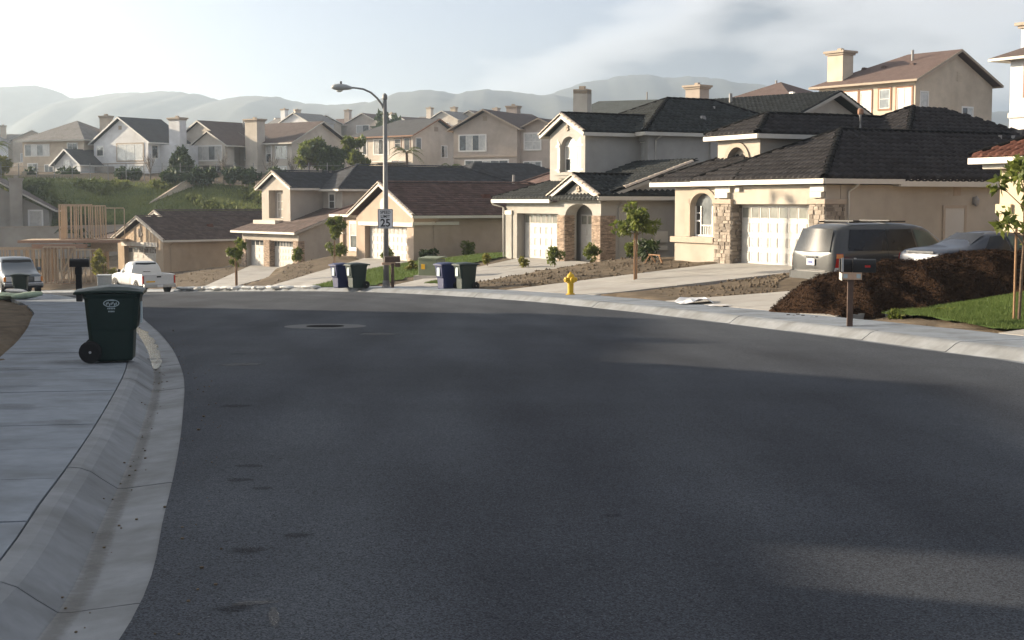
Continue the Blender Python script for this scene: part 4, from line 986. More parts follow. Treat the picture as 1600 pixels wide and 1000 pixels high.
# block wall between the two lots
bw = empty('block_wall', (*hw('a', .4, 8.2), -.62), R(-63), 'tan concrete-block garden wall behind the parked saloon', 'wall')
me = MB().box(0, .39, 0, .19, 0, .19).obj('block', 'block', bw, bevel=.008); first = True
for r in range(10):
    for k in range(8):
        o = me if first else me.copy()
        if not first: COL.objects.link(o)
        first = False; o.location = (k * .4 - (.2 if r % 2 else 0), random.uniform(-.004, .004), r * .2 - .3)
# ================================================================ houses on the terraces behind
def BH(loc, a, label, wall, rm): return House('terrace_house', loc, a, label, wall, rm, 0, '', 'houses on the terraces behind')
# hip-roofed grey one, far left
h = BH((-55.9, 185, 4.5), -22, 'hazy beige house under a grey hipped roof, chimney on its right', 'sand', 'far_grey')
h.box('wall', -10, 0, 0, 10, -2, 5.1); h.roof(-10.6, .6, -.6, 10.6, 5.25, .5, 'x', (1, 1)); h.chimney(-1.0, 6.0, 1.4, 1.0, 4, 8.6, 'sand')
h.win('F', 0, -9.6, -5.6, 3.2, 4.7, 4, 1, ['mid', 'blind'], trim='frame', tw=.08); h.win('F', 0, -2.6, -1.0, 3.5, 4.8, 2, 1, ['mid', 'dark'], trim='frame', tw=.08)
h.win('F', 0, -9.2, -7.6, .3, 2.2, 2, 1, ['blind', 'mid'], trim='frame', tw=.08); h.win('F', 0, -6.4, -5.0, .8, 2.0, 2, 1, ['mid', 'dark'], trim='frame', tw=.08); h.win('F', 0, -4.2, -.6, .2, 2.2, 3, 1, ['mid', 'dark', 'blind'], trim='frame', tw=.1)
h.box('wall', 0, 3.5, 3, 9, -2, 5.1); h.roof(-1, 4.1, 2.4, 9.6, 5.24, .5, 'y', (0, 0))
# white gable
h = BH((-46.2, 180, 4.0), -32, 'white gabled house with a wide upper window on the green slope', 'white', 'far_dark')
h.box('wall', -10, 0, 0, 6.5, -2, 5.2); h.gable('F', 0, -10, 0, 5.2, 8.15, .3); h.roof(-10.6, .6, -.4, 7.2, 5.2, .6, 'y', (0, 0), fm='frame'); h.box('belt', -10.05, .05, -.06, 0, 2.5, 2.62, 'trimtan')
h.win('F', 0, -5.6, -.9, 2.95, 5.0, 3, 1, ['blind', 'blind', 'blind'], trim='trimtan', tw=.18); h.win('F', 0, -9.4, -8.2, 3.6, 4.8, 1, 1, 'mid', trim='frame'); h.win('F', 0, -3.6, -.7, .0, 2.3, 4, 3, ['mid', 'dark'], trim='frame'); h.louver('F', 0, -5.3, -4.7, 6.9, 7.4)
h.win('R', 0, .6, 1.6, 3.2, 4.8, 1, 1, 'dark', trim='frame'); h.box('wall', 0, 2.6, 2.0, 6.2, -2, 4.9, 'white'); h.chimney(2.0, 3.2, 1.9, 1.2, 3, 8.3, 'white', 'trimtan', .2)
h.box('wall', -13.5, -8.6, -3.5, 0, -2, 2.3); h.gable('F', -3.5, -13.5, -8.6, 2.3, 4.1, .3); h.roof(-14, -8.1, -4.0, 2, 2.35, .72, 'y', (0, 0), fm='frame')
h.win('F', -3.5, -12.6, -9.6, .1, 2.1, 4, 2, ['mid', 'dark'], trim='frame'); h.win('F', -3.5, -11.6, -10.6, 2.25, 3.0, 2, 1, 'blind', trim='frame')
h.box('wall', -8.6, -6.2, -1.2, 0, -2, 2.2, 'taupe')
# cream house with two front gables
h = BH((-27.95, 180, 3.9), -36, 'cream house with two overlapping gables and a pale stucco chimney', 'pale', 'far_brown')
h.box('wall', -19, 0, 0, 10.5, -2, 5.2); h.roof(-19.6, .6, -.6, 11.1, 5.25, .5, 'x', (0, 0), fm='trim'); h.gable('R', 0, 0, 10.5, 5.2, 7.9, .3)
h.box('wall', -19, -9.6, -2.6, 6, -2, 5.6); h.gable('F', -2.6, -19, -9.6, 5.6, 8.2, .3); h.roof(-19.6, -9.0, -3.0, 6, 5.6, .53, 'y', (0, 0), fm='trim')
h.box('wall', -13.8, -7.8, -4.2, -2.6, 2.5, 5.1); h.gable('F', -4.2, -13.8, -7.8, 5.1, 6.7, .3); h.roof(-14.5, -7.1, -4.5, 1, 4.95, .53, 'y', (0, 0), fm='trim'); h.box('bay_base', -13.9, -7.7, -4.3, -2.6, 2.38, 2.5, 'trimtan')
h.win('F', -4.2, -13.2, -8.4, 3.1, 4.9, 4, 1, ['blind', 'blind', 'mid'], trim='frame', tw=.14, sill=True); h.win('F', -2.6, -18.4, -16.4, 3.2, 4.8, 3, 1, ['blind', 'mid'], trim='frame'); h.win('F', -2.6, -17.4, -16.2, -.2, 2, 2, 1, ['mid', 'dark'], trim='frame', tw=.16)
h.win('F', -2.6, -13.5, -9.9, .0, 2.1, 5, 1, ['mid', 'dark', 'blind'], trim='frame', tw=.12); h.win('F', -2.6, -15.3, -14, 0, 2.1, 2, 1, 'mid', trim='frame')
h.chimney(-5.9, -.7, 2.2, 1.4, -2, 8.3, 'pale', 'trimtan', .22); h.win('F', 0, -8.6, -7.5, 3.2, 5, 1, 1, 'mid', trim='frame'); h.win('F', 0, -4.6, -3.7, 2.8, 5.0, 1, 2, ['dark', 'blind'], trim='frame'); h.win('F', 0, -2.9, -.9, 3.3, 4.9, 2, 1, 'mid', trim='frame')
h.win('R', 0, 1.2, 2.9, 4.3, 4.8, 2, 1, 'dark', trim='frame'); [h.win('F', 0, u, u + 1.4, .2, 2.2, 1, 1, 'dark', trim='frame') for u in (-4.4, -2.4, -8.8)]; h.pipe(-13, 4, 7.4, 1.2, .1)
# dark-roofed, half behind the lamp
h = BH((-13.3, 190, 5.3), -40, 'pale house with a dark roof right behind the street lamp post', 'pale', 'far_dark')
h.box('wall', -12, 0, 0, 9.4, -2, 5.1); h.roof(-12.6, .6, -.6, 10, 5.25, .46, 'x', (1, 0), fm='brown'); h.gable('R', 0, 0, 9.4, 5.1, 7.4, .3)
h.win('F', 0, -11, -8.8, 2.8, 4.8, 3, 1, ['dark', 'blind', 'mid'], trim='frame'); h.win('F', 0, -7.4, -4.6, 2.8, 4.8, 3, 1, ['blind', 'mid', 'blind'], trim='frame'); h.win('F', 0, -3.4, -2.2, 3.6, 4.8, 1, 2, 'mid', trim='brown'); h.win('F', 0, -1.6, -.5, 3.2, 4.9, 1, 1, 'mid', trim='brown')
h.win('R', 0, 5.6, 6.8, 2.4, 4.0, 2, 1, ['dark', 'blind'], trim='frame', tw=.05); h.louver('R', 0, 4.2, 5.0, 5.9, 6.5); h.win('R', 0, .6, 1.6, 3.4, 4.9, 1, 1, 'mid', trim='frame'); h.box('patio_cover', -7, -1, -3, 0, 1.6, 1.8, 'frame')
# pinkish gable
h = BH((.62, 172, 5.0), -24, 'pinkish tan gabled house left of the chimney behind the grey house', 'pink', 'far_brown')
h.box('wall', -8.6, 0, 0, 12, -2, 5.5); h.gable('F', 0, -8.6, 0, 5.5, 7.6, .3); h.roof(-9.3, .7, -.7, 16, 5.45, .5, 'y', (0, 0), fm='trimtan'); h.louver('F', 0, -4.6, -4.0, 6.5, 7.1)
h.win('F', 0, -7.8, -4.2, 2.9, 4.8, 4, 1, ['dark', 'blind'], trim='frame', tw=.12); h.win('F', 0, -7.0, -1.2, -.2, 1.7, 5, 1, ['mid', 'dark', 'blind'], trim='frame', tw=.12); h.box('belt', -8.65, .05, -.08, 0, 2.05, 2.2, 'trimtan')
h.box('wall', 0, 5.6, .9, 10, -2, 5.2); h.gable('F', .9, -.6, 5.6, 5.2, 6.7, .3); h.roof(-1, 6.2, .3, 12, 5.15, .45, 'y', (0, 0), fm='trimtan'); h.win('F', .9, .6, 2.7, 3.0, 4.9, 2, 2, 'blind', trim='frame', tw=.14, sill=True); h.win('F', .9, .5, 2.8, -.2, 1.5, 3, 1, ['mid', 'blind'], trim='frame')
h.chimney(-5.6, 11.5, 1.5, 1.2, 5, 9.0, 'pink')
# roofs behind the two near houses
h = BH((11.8, 101, 1.9), -24, 'house showing only a dark green hip roof and slim grey chimney', 'grey', 'far_green')
h.box('wall', -9.4, 0, 0, 9, -2, 5.3); h.roof(-10, .6, -.6, 9.6, 5.4, .39, 'x', (.45, .45)); h.chimney(-7.4, .3, 1.1, .9, 2, 7.9, 'grey', 'trimtan', .0); h.pipe(-4, 5, 7.2, .8); h.vent((-2.6, 3, 6.6), (0, -1, 0), .5, 'pipe')
h = BH((16.1, 81.0, .2), -46, 'house showing a green tile roof with one shaded gable end', 'grey', 'green')
h.style = 's'; h.box('wall', -9, 0, 0, 7.2, -2, 6.3); h.roof(-9.6, .7, -.6, 7.8, 6.35, .36, 'x', (0, 0), fm='grey'); h.gable('R', 0, 0, 7.2, 6.3, 7.6, .3, m='grey'); h.style = 0; h.pipe(-6.5, 2.6, 7.3, .8, .1)
h = BH((24.6, 122, 4.3), -48, 'house with a brown hip roof and peach chimney on the ridge skyline', 'sand', 'far_red')
h.box('wall', -13, 0, 0, 12, -2, 5.2); h.roof(-13.6, .6, -.6, 12.6, 5.35, .42, 'y', (1, 1)); h.chimney(-11.2, -.2, 1.7, 1.3, 3, 7.9, 'pink', 'trimtan', .24); h.chimney(-1.6, 1.2, 1.5, 1.2, 3, 6.6, 'frame', 'frame', .2); h.pipe(-7, 6, 7.6, .9, .1)
h = BH((31.2, 110, 5.6), -53, 'tall tan house with brown window trim and flared chimney on the hill', 'sand', 'far_red')
h.box('wall', -9.6, 0, 0, 10, -3, 5.4); h.roof(-10.2, .6, -.6, 10.6, 5.5, .46, 'x', (1, 0), fm='trimtan'); h.gable('R', 0, 0, 10, 5.4, 7.75, .3); h.chimney(-8.2, .9, 1.6, 1.3, 4, 8.3, 'sand', 'trimtan', .26)
h.win('F', 0, -8.0, -5.6, 2.9, 4.9, 2, 1, ['blind', 'blind'], trim='brown', tw=.14); h.win('F', 0, -5.3, -4.2, 3.0, 4.9, 1, 1, 'blind', trim='brown', tw=.1); h.win('F', 0, -3.4, -2.4, 3.4, 4.9, 1, 2, 'mid', trim='brown', tw=.16); h.win('F', 0, -1.9 + .2, -.35, 2.6, 4.9, 2, 1, ['blind', 'blind'], trim='brown', tw=.16)
h.win('R', 0, .6, 1.6, 2.6, 4.6, 1, 1, 'blind', trim='frame', tw=.06); h.win('R', 0, 6.0, 7.4, 2.1, 3.6, 2, 1, ['dark', 'blind'], trim='frame', tw=.08); h.louver('R', 0, 5.2, 6.0, 5.6, 6.4, 4, 'sand'); h.pipe(-3.0, 3.5, 7.3, .9, .1); [h.vent((u, 2.6, 6.9), (0, -1, 0), .5, 'far_red') for u in (-7, -5, -2.2)]
h = BH((33.8, 80, 4.8), -58, 'white stucco house with flared chimney cut by the top right edge', 'white', 'far_brown')
h.box('wall', -7.0, 0, 0, 9, -3, 5.4); h.roof(-8.0, .9, -.8, 9.6, 5.5, .45, 'x', (1, 0), fm='trim'); h.chimney(-6.3, 1.6, 1.5, 1.3, 4, 7.6, 'white', 'trimtan', .3); h.win('F', 0, -5.9, -3.8, 3.2, 5.0, 2, 1, ['blind', 'mid'], trim='brown', tw=.14); h.win('F', 0, -5.4, -3.8, -.2, 1.4, 2, 1, ['blind', 'mid'], trim='brown', tw=.14); h.box('belt', -7.05, .05, -.1, 0, 1.9, 2.2, 'trim')
# hazy taupe gable behind the lumber frame
h = House('stucco_house', (-49.2, 150, -3.9), 14, 'taupe two-storey gable end with tall chimney at the left edge', 'taupe', 'far_brown', 0, '')
h.box('wall', -16, 0, 0, 12, -2, 4.6); h.gable('F', 0, -16, 0, 4.6, 8.6, .3); h.roof(-16.8, .8, -.6, 13, 4.65, .54, 'y', (0, 0), fm='trim'); h.chimney(-3.2, -.5, 1.25, 1.0, -2, 8.0, 'taupe', 'taupe', .14)
h.win('F', 0, -2.0, -.7, 2.7, 4.6, 1, 1, 'blind', trim='frame', tw=.12); h.win('F', 0, -6.6, -5.2, 3.3, 4.0, 1, 1, 'mid', trim='frame', tw=.1)
# far rows on the next ridge
fars = [(-47.5, 330, 15.2, -35, 8.5, 'white', 'far_grey', 'distant white gable peeking over the cream house roof'), (-41.5, 345, 15.4, 25, 8, 'sand', 'far_brown', 'distant tan house with stacked gables left of the lamp'),
        (-32.0, 340, 15.6, -28, 9, 'pink', 'far_red', 'distant peach house with round chimney left of the lamp head'), (-23.2, 335, 14.6, -40, 8.5, 'white', 'far_red', 'distant white house with a tall shaded side just left of the lamp post'),
        (-13.0, 340, 16.2, -35, 9, 'pale', 'far_grey', 'distant pale house with grey roof just right of the lamp post'), (-6.5, 345, 16.6, -30, 9, 'yellow', 'far_red', 'distant yellow gabled house with lit arched window'), (2.6, 330, 15.4, -35, 8, 'pink', 'far_red', 'distant house with square chimney beside the pinkish gable'),
        (-124, 330, 10.6, -25, 10, 'white', 'far_grey', 'distant pale house on the far left edge of the ridge'), (-112, 345, 11.6, 20, 9, 'sand', 'far_grey', 'distant grey-roofed house beside the palm at far left')]
for x, y, z, a, wd, wl_, rf, lb in fars:
    h = House('ridge_house', (x, y, z), a, lb, wl_, rf, 0, '', 'distant houses on the ridge'); h.box('wall', -wd, 0, 0, 9, -6, 5.0); h.gable('F', 0, -wd, 0, 5.0, 5 + wd * .23, .3); h.roof(-wd - .5, .5, -.5, 9.5, 5.05, .46, 'y', (0, 0), fm='trim')
    h.box('wall', -wd - 6, -wd, 2, 9, -6, 4.6); h.roof(-wd - 7, -wd + 3, 1.4, 9.6, 4.7, .44, 'x', (0, 0)); h.win('F', 0, -wd * .7, -wd * .3, 2.6, 4.4, 2, 1, ['blind', 'mid'], trim='frame'); h.win('F', 0, -wd * .8, -wd * .2, -.4, 1.6, 3, 1, ['blind', 'mid'], trim='frame'); h.win('R', 0, 3, 5, 2.8, 4.4, 2, 1, 'mid', trim='frame'); h.chimney(-wd - 2, 3.2, 1.4, 1.1, 4, 8.4)

# ================================================================ timber frame going up beside the gold house
fr = empty('house_frame', (-34.9, 121, -5.25), R(8), 'unfinished timber house frame of bare studs on the left', 'house frame')
stud = {}
def st(x, y, z0, z1, m='lumber'):
    k = (round(z1 - z0, 2), m)
    if k not in stud: stud[k] = MB().box(-.045, .045, -.07, .07, 0, z1 - z0).mesh('stud', m)
    link('stud', stud[k], fr, (x + random.uniform(-.03, .03), y, z0), (random.uniform(-.01, .01), random.uniform(-.012, .012), random.uniform(-.1, .1)))
def wallrun(a, b, z0, z1, sp=.42, m='lumber', skip=()):
    a = Vector((*a, 0)); b = Vector((*b, 0)); L = (b - a).length; n = int(L / sp)
    for i in range(n + 1):
        if i in skip: continue
        p = a + (b - a) * (i / n); st(p.x, p.y, z0 + .05, z1 - .1, m)
    for z in (z0, z1 - .1, z1 - .05): MB().bar((a.x, a.y, z + .025), (b.x, b.y, z + .025), .1, .045).obj('plate', 'lumber_red' if z == z0 else 'lumber', fr)
wallrun((-10, -1), (-4.9, -1.2), 0, 2.95); wallrun((-4.9, -1.2), (-3.4, -1.8), 0, 3.15, .3); wallrun((-3.4, -1.8), (-2.2, -1.9), 0, 3.15, .6); wallrun((-2.2, -1.9), (-.7, -1.0), 0, 2.9); wallrun((-10, 5), (-.6, 5), 0, 2.9, .6); wallrun((-.7, -1.0), (-.6, 5), 0, 2.9, .5)
wallrun((-10, 2), (-3, 2), 0, 2.9, .5); wallrun((-5, -1), (-5, 5), 0, 2.9, .5)
MB().box(-7.2, 1.2, .0, 6, 3.46, 3.62).obj('floor_deck', 'osb', fr); MB().box(-7.25, 1.25, -.08, -.02, 3.4, 3.64).obj('rim_joist', 'lumber_red', fr); MB().box(-6.0, -1.5, -.6, -.1, 2.95, 3.3).obj('header', 'lumber_red', fr); MB().box(-1.4, .8, 1.2, 1.25, 2.6, 3.4).obj('sheathing_panel', 'osb', fr)
wallrun((-4.2, 2.5), (-1.4, 2.5), 3.62, 6.7, .3); wallrun((-1.4, 2.5), (-.6, 4.6), 3.62, 6.6, .4); wallrun((-4.2, 2.5), (-4.0, 4.6), 3.62, 6.7, .5); wallrun((-4.0, 4.6), (-.6, 4.6), 3.62, 6.6, .4); wallrun((-.6, 4.6), (1.0, 4.6), 3.62, 6.4, .8)
for a_, b_ in (((-3.3, -1.9, 1.0), (-2.3, -2.0, 3.0)), ((-3.6, -1.2, .2), (-2.2, -1.6, 2.2))): MB().bar(a_, b_, .09, .09).obj('brace', 'lumber', fr)

# ================================================================ houses on the near left, out of the picture: their roofs shade the street
def LH(Xf, Y0, Y1, dep, eave, zp, label):
    """street front at x = Xf facing the road, from Y0 to Y1, ridge along the street"""
    wdt = Y1 - Y0; h = House('stucco_house', (Xf, Y1, zp), 90, label, 'sand', 'far_brown', 0, '')
    h.box('wall', -wdt, 0, 0, dep, -3, eave); zt_ = h.roof(-wdt - .4, .4, -.5, dep + .5, eave, .46, 'x', (0, 0)); h.gable('R', 0, 0, dep, eave, zt_ - .2, .3); h.gable('L', -wdt, 0, dep, eave, zt_ - .2, .3); h.chimney(-wdt * .7, dep * .75, 1.2, .9, 2, zt_ + .5)
    for u in (-wdt * .8, -wdt * .4): h.win('F', 0, u, u + 1.6, .8, 2.2, 2, 1, 'mid', trim='frame')
    h.win('R', 0, 2, 3.6, .8, 2.2, 2, 1, 'mid', trim='frame'); return h
nb = LH(-12.4, 16.0, 25.4, 9, 3.9, -.75, 'sand house nearest behind the left pavement, its roof shading the road')
nb.box('wall', 0, 5.2, .3, 8.7, -3, 3.0); nb.roof(-.4, 5.6, -.2, 9.2, 3.0, .44, 'x', (0, 0)); nb.gable('R', 5.2, .3, 8.7, 3.0, 4.8, .3)
LH(-16.8, 32.6, 42.4, 8.6, 4.6, -1.3, 'taller sand house behind the left mailbox, shading the middle of the road')
LH(-10.6, -1.0, 11.3, 9, 3.0, -.3, 'sand house beside the camera on the left, shading the near road')
LH(-23.4, 47, 57, 8, 2.4, -2.3, 'low sand house beyond the left mailbox, shading the pavement')

# ================================================================ garden walls on the terrace edge, plus one unseen wall added to shade the road
def gwall(pts, hgt, label, m='block', th=.25):
    o = empty('garden_wall', (pts[0][0], pts[0][1], pts[0][2]), 0, label, 'wall'); b = Vector(pts[0])
    for p, q in zip(pts, pts[1:]):
        p, q = Vector(p) - b, Vector(q) - b; mb = MB(); d = (q - p); nrm = Vector((-d.y, d.x, 0)).normalized() * th
        mb.add([p + Vector((0, 0, -3)), q + Vector((0, 0, -3)), q + Vector((0, 0, hgt)), p + Vector((0, 0, hgt)), p + nrm + Vector((0, 0, -3)), q + nrm + Vector((0, 0, -3)), q + nrm + Vector((0, 0, hgt)), p + nrm + Vector((0, 0, hgt))], [(0, 1, 2, 3), (7, 6, 5, 4), (3, 2, 6, 7), (0, 4, 5, 1), (0, 3, 7, 4), (1, 5, 6, 2)])
        mb.obj('wall_panel', m, o, fix=True); MB().bar(p + nrm / 2 + Vector((0, 0, hgt + .04)), q + nrm / 2 + Vector((0, 0, hgt + .04)), th + .12, .08).obj('coping', 'trimtan', o); MB().box(p.x - .22, p.x + .22, p.y - .2, p.y + .24, p.z - 3, p.z + hgt + .5).obj('wall_post', m, o)
    return o
gwall([(-76, 172, 3.6), (-58.6, 170, 3.9), (-47.5, 168.5, 4.0)], .9, 'long pale retaining wall below the white gabled house'); gwall([(-47.2, 168.3, 3.3), (-39.5, 166.6, 3.2)], .8, 'lower pale retaining wall at the top of the green slope'); gwall([(-8.9, 10.6, -.4), (-8.9, 16.2, -.5)], 2.9, 'tall plain wall added out of view to shade the near road', 'sand')  # last wall is added out of view, its height set by the shadow it throws
gwall([(-36.3, 165, 4.3), (-41.0, 158.5, .4)], .9, 'sloping stucco wall running down the green bank', 'sand'); gwall([(-58, 146.5, -2.6), (-38, 143, -2.2)], 1.5, 'dark plain yard wall behind the timber frame', 'taupe')
# glass-and-post yard fence in front of the terrace houses
yf = empty('yard_fence', (-60, 171, 5.0), 0, 'thin wire yard fence along the terrace edge', 'fence')
for i in range(24): link('fence_post', MB().box(-.04, .04, -.04, .04, -.6, 1.5).mesh('fence_post', 'pipe'), yf, (i * 2.2 - 10, -i * .22 - .6, -.3 + .0 * i))
for z in (.5, 1.15): MB().bar((-10, -.6, z - .3), (40, -5.66, z - .3), .03, .03).obj('fence_rail', 'pipe', yf)

# ================================================================ hills on the horizon
def hillrange(name, prof, dist, depth, seed, m='hill'):
    r_ = np.random.default_rng(seed); xs = np.linspace(prof[0][0], prof[-1][0], 900); hz = np.interp(xs, [p[0] for p in prof], [p[1] for p in prof])
    for k in range(1, 9): hz += np.sin(xs * (.004 * 1.9 ** k) + r_.uniform(0, 6)) * 7.5 / 1.5 ** k
    rows = 26; tt = np.linspace(-1, 1, rows); Vv = []
    for t_ in tt:
        sh = (1 - abs(t_) ** 1.5); rel = 1 + (.16 * np.sin(xs * .016 + t_ * 5 + np.sin(xs * .006) * 3) + .07 * np.sin(xs * .05 + t_ * 9 + 2 * np.sin(xs * .02))) * (1 - sh) * 1.3
        Vv.append(np.stack([xs, dist + t_ * depth + np.sin(xs * .008) * 30, np.maximum(hz * sh * rel, 0) + 3], 1))
    Vv = np.concatenate(Vv); ii = np.arange(rows * 900).reshape(rows, 900)
    o = npmesh(name, Vv, np.stack([ii[:-1, :-1].ravel(), ii[:-1, 1:].ravel(), ii[1:, 1:].ravel(), ii[1:, :-1].ravel()], 1), [m], smooth=True); tag(o, kind='structure')
hk = 2300 / 2200.
hillrange('hills', [(-3100, 100)] + [((x - 800) * hk, (315 - y) * hk + 1.7 - 3) for x, y in [(-600, 165), (-100, 160), (0, 152), (45, 148), (72, 143), (100, 152), (135, 156), (190, 150), (250, 146), (290, 148), (350, 157), (400, 153), (460, 158), (510, 164), (560, 158), (620, 146), (670, 144), (710, 150), (780, 147), (840, 155), (900, 165), (1000, 175), (1200, 190), (1600, 200)]] + [(3100, 60)], 2300, 800, 3)
hk = 2700 / 2200.
hillrange('hills', [(-3100, 40)] + [((x - 800) * hk, (315 - y) * hk + 1.7 - 3) for x, y in [(300, 200), (600, 178), (760, 160), (800, 152), (840, 146), (880, 137), (930, 128), (1000, 121), (1080, 125), (1150, 134), (1250, 148), (1400, 168), (1600, 170), (1900, 175)]] + [(3100, 60)], 2700, 480, 5)
# ---------------------------------------------------------------- small street things
def zt(x, y):
    """standing height: kerb/pavement top near the street, terrain elsewhere"""
    dl = sdist([x], [y], LC, LN)[0]; dr = sdist([x], [y], RC, RN)[0]
    if dl < .1 and dr < .1: return float(zr(x, y)) + .012
    if (0 <= dl < CW + LW and dr < CW) or (0 <= dr < CW + RW and dl < CW):
        return float(zr(x, y)) + .147
    z = float(ground_z([x], [y])[0])
    for s in SLABS:
        ins, zs = inslab(np.array([x]), np.array([y]), s)
        if ins[0]: z = max(z, float(zs[0]) + .02)
    return z
def make_cart(bm, lidm):
    r = empty('wheeled_bin', (0, 0, 0))
    b = MB()
    # tapered tub with a stepped lower front and a rolled rim
    lv = [(.02, -.25, .27, .235), (.05, -.265, .285, .245), (.42, -.29, .305, .265), (.46, -.295, .345, .27), (.86, -.325, .385, .295), (.88, -.345, .405, .31), (.93, -.35, .41, .315)]
    vs = []
    for z, x0, x1, y in lv:
        c = .05
        vs += [(x0 + c, -y, z), (x1 - c, -y, z), (x1, -y + c, z), (x1, y - c, z), (x1 - c, y, z), (x0 + c, y, z), (x0, y - c, z), (x0, -y + c, z)]
    n = 8; fs = [(i * n + k, i * n + (k + 1) % n, (i + 1) * n + (k + 1) % n, (i + 1) * n + k) for i in range(len(lv) - 1) for k in range(n)] + [tuple(range(n))[::-1], tuple(range((len(lv) - 1) * n, len(lv) * n))]
    b.add(vs, fs); tub = b.obj('tub', bm, r, bevel=.012)
    MB().box(.386, .40, -.1, .1, .52, .80).obj('grab_bar', 'print', tub) if lidm == 'x' else None
    l = MB(); rows = []
    for x, zc, ze, y in ((-.46, .955, .945, .27), (-.44, .975, .955, .29), (-.30, 1.0, .965, .325), (.0, 1.04, .975, .335), (.25, 1.03, .97, .335), (.42, .985, .955, .325), (.445, .96, .945, .31)):
        rows.append([(x, -y, ze - .03), (x, -y, ze), (x, -y * .72, ze + (zc - ze) * .7), (x, 0, zc), (x, y * .72, ze + (zc - ze) * .7), (x, y, ze), (x, y, ze - .03)])
    l.patch(rows); l.add([p for p in rows[0]], [tuple(range(7))]); l.add([p for p in rows[-1]], [tuple(range(7))]); l.obj('lid', lidm if lidm != 'x' else bm, r, smooth=False, fix=True, bevel=.006)
    hd = MB(); hd.tube([(-.36, -.22, .93), (-.45, -.22, .925), (-.455, -.2, .925), (-.455, .2, .925), (-.45, .22, .925), (-.36, .22, .93)], .016, 6); hd.obj('handle', bm, r)
    MB().tube([(-.255, -.28, .15), (-.255, .28, .15)], .012, 6).obj('axle', 'steel', r)
    for y in (-.295, .295):
        wh = MB(); wh.lathe([(.02, -.035), (.12, -.035), (.148, -.028), (.15, 0), (.148, .028), (.12, .035), (.11, .02), (.05, .02), (.04, .036), (.01, .036)], 18, c=(-.255, y, .15), ax='y'); o = wh.obj('wheel', 'rubber', r); MB().lathe([(.012, -.042), (.018, -.042), (.018, .042), (.012, .042)], 8, c=(-.255, y, .15), ax='y').obj('hub', 'steel', o)
    return r, tub
def emblem(parent, y, sgn):
    """pale oval badge with a band of lettering strokes and two small lines under it"""
    mb = MB(); n = 24
    def q(x, z): return (.03 + x, y + sgn * (z - .74) * .055, z)
    a = []; b_ = []
    for k in range(n):
        t_ = 2 * math.pi * k / n; a.append(q(.105 * math.cos(t_), .80 + .052 * math.sin(t_))); b_.append(q(.092 * math.cos(t_), .80 + .041 * math.sin(t_)))
    mb.add(a + b_, [(k, (k + 1) % n, n + (k + 1) % n, n + k) for k in range(n)])
    for k in range(7): x0 = -.072 + k * .021; zz_ = .79 + .012 * math.sin(k * 2.1); mb.add([q(x0, zz_ - .012), q(x0 + .013, zz_ - .012), q(x0 + .017, zz_ + .02), q(x0 + .004, zz_ + .02)], [(0, 1, 2, 3)])
    mb.add([q(-.04, .845), q(.05, .842), q(.04, .832), q(-.05, .834)], [(0, 1, 2, 3)])
    for z_, w_ in ((.722, .052), (.682, .042)):
        for k in range(5): x0 = -w_ + k * w_ * .4; mb.add([q(x0, z_), q(x0 + w_ * .28, z_), q(x0 + w_ * .28, z_ + .018), q(x0, z_ + .018)], [(0, 1, 2, 3)])
    mb.obj('emblem', 'print', parent)
def place_cart(x, y, rz, bm, label, lid='x', z=None, badge=True, panel=False):
    r, tub = make_cart(bm, lid); r.location = (x, y, zt(x, y) if z is None else z); r.rotation_euler = (0, 0, rz); tag(r, label, 'trash bin', 'wheeled bins at the kerb')
    if badge: emblem(tub, -.296, -1)
    if panel: MB().add([(.312, -.06, .44), (.312, .06, .44), (.394, .07, .84), (.394, -.07, .84)], [(0, 1, 2, 3)]).obj('front_label', 'print', tub)
    return r
place_cart(-5.42, 19.0, R(10), 'bin', 'dark green wheeled bin standing alone on the near pavement', z=float(zr(-5.42, 19)) + .15)
place_cart(-23.4, 67, R(188), 'bin', 'dark green wheeled bin in front of the parked off-roader', panel=True)
place_cart(-6.2, 56.3, R(212), 'bin', 'green wheeled bin of the pair just left of the lamp post', panel=True); place_cart(-6.9, 57.0, R(216), 'binblue', 'blue wheeled bin of the pair just left of the lamp post', badge=False, panel=True)
place_cart(-1.72, 52.6, R(210), 'bin', 'green wheeled bin beside the blue one, near the utility box', panel=True); place_cart(-2.45, 53.2, R(214), 'binblue', 'blue wheeled bin between the utility box and a green bin', badge=False, panel=True)

# street lamp with the speed sign
lx, ly = -5.0, 55.9; lz = zt(lx, ly)
lp = empty('street_lamp', (lx, ly, lz), 0, 'tall grey street lamp on the bend, its arm reaching left', 'street lamp'); lp.scale = (1, 1, .965)
MB().tube([(0, 0, 0), (0, 0, 3), (0, 0, 7.75)], [.115, .105, .075], 14).obj('pole', 'galv', lp, smooth=True)
MB().lathe([(.19, 0), (.19, .04), (.15, .1), (.14, .3), (.135, .32)], 14).obj('pole_base', 'galv', lp); MB().lathe([(.09, 7.7), (.1, 7.75), (.09, 7.88), (.03, 7.95)], 12).obj('pole_cap', 'galv', lp)
MB().tube([(0, 0, 7.25), (-.12, 0, 7.5), (-.3, 0, 7.75), (-.55, 0, 7.98), (-.85, 0, 8.12), (-1.2, 0, 8.17), (-1.35, 0, 8.17)], [.05, .045, .042, .04, .038, .036, .036], 8).obj('arm', 'galv', lp, smooth=True)
hd = MB(); rows = []
for x, wd, top, bot in ((-1.28, .05, 8.21, 8.13), (-1.35, .09, 8.24, 8.10), (-1.5, .13, 8.30, 8.08), (-1.75, .17, 8.34, 8.06), (-1.95, .16, 8.33, 8.08), (-2.06, .10, 8.28, 8.12), (-2.1, .03, 8.22, 8.16)):
    rows.append([(x, wd * math.cos(t_), (top + bot) / 2 + (top - bot) / 2 * math.sin(t_)) for t_ in [2 * math.pi * k / 12 for k in range(13)]])
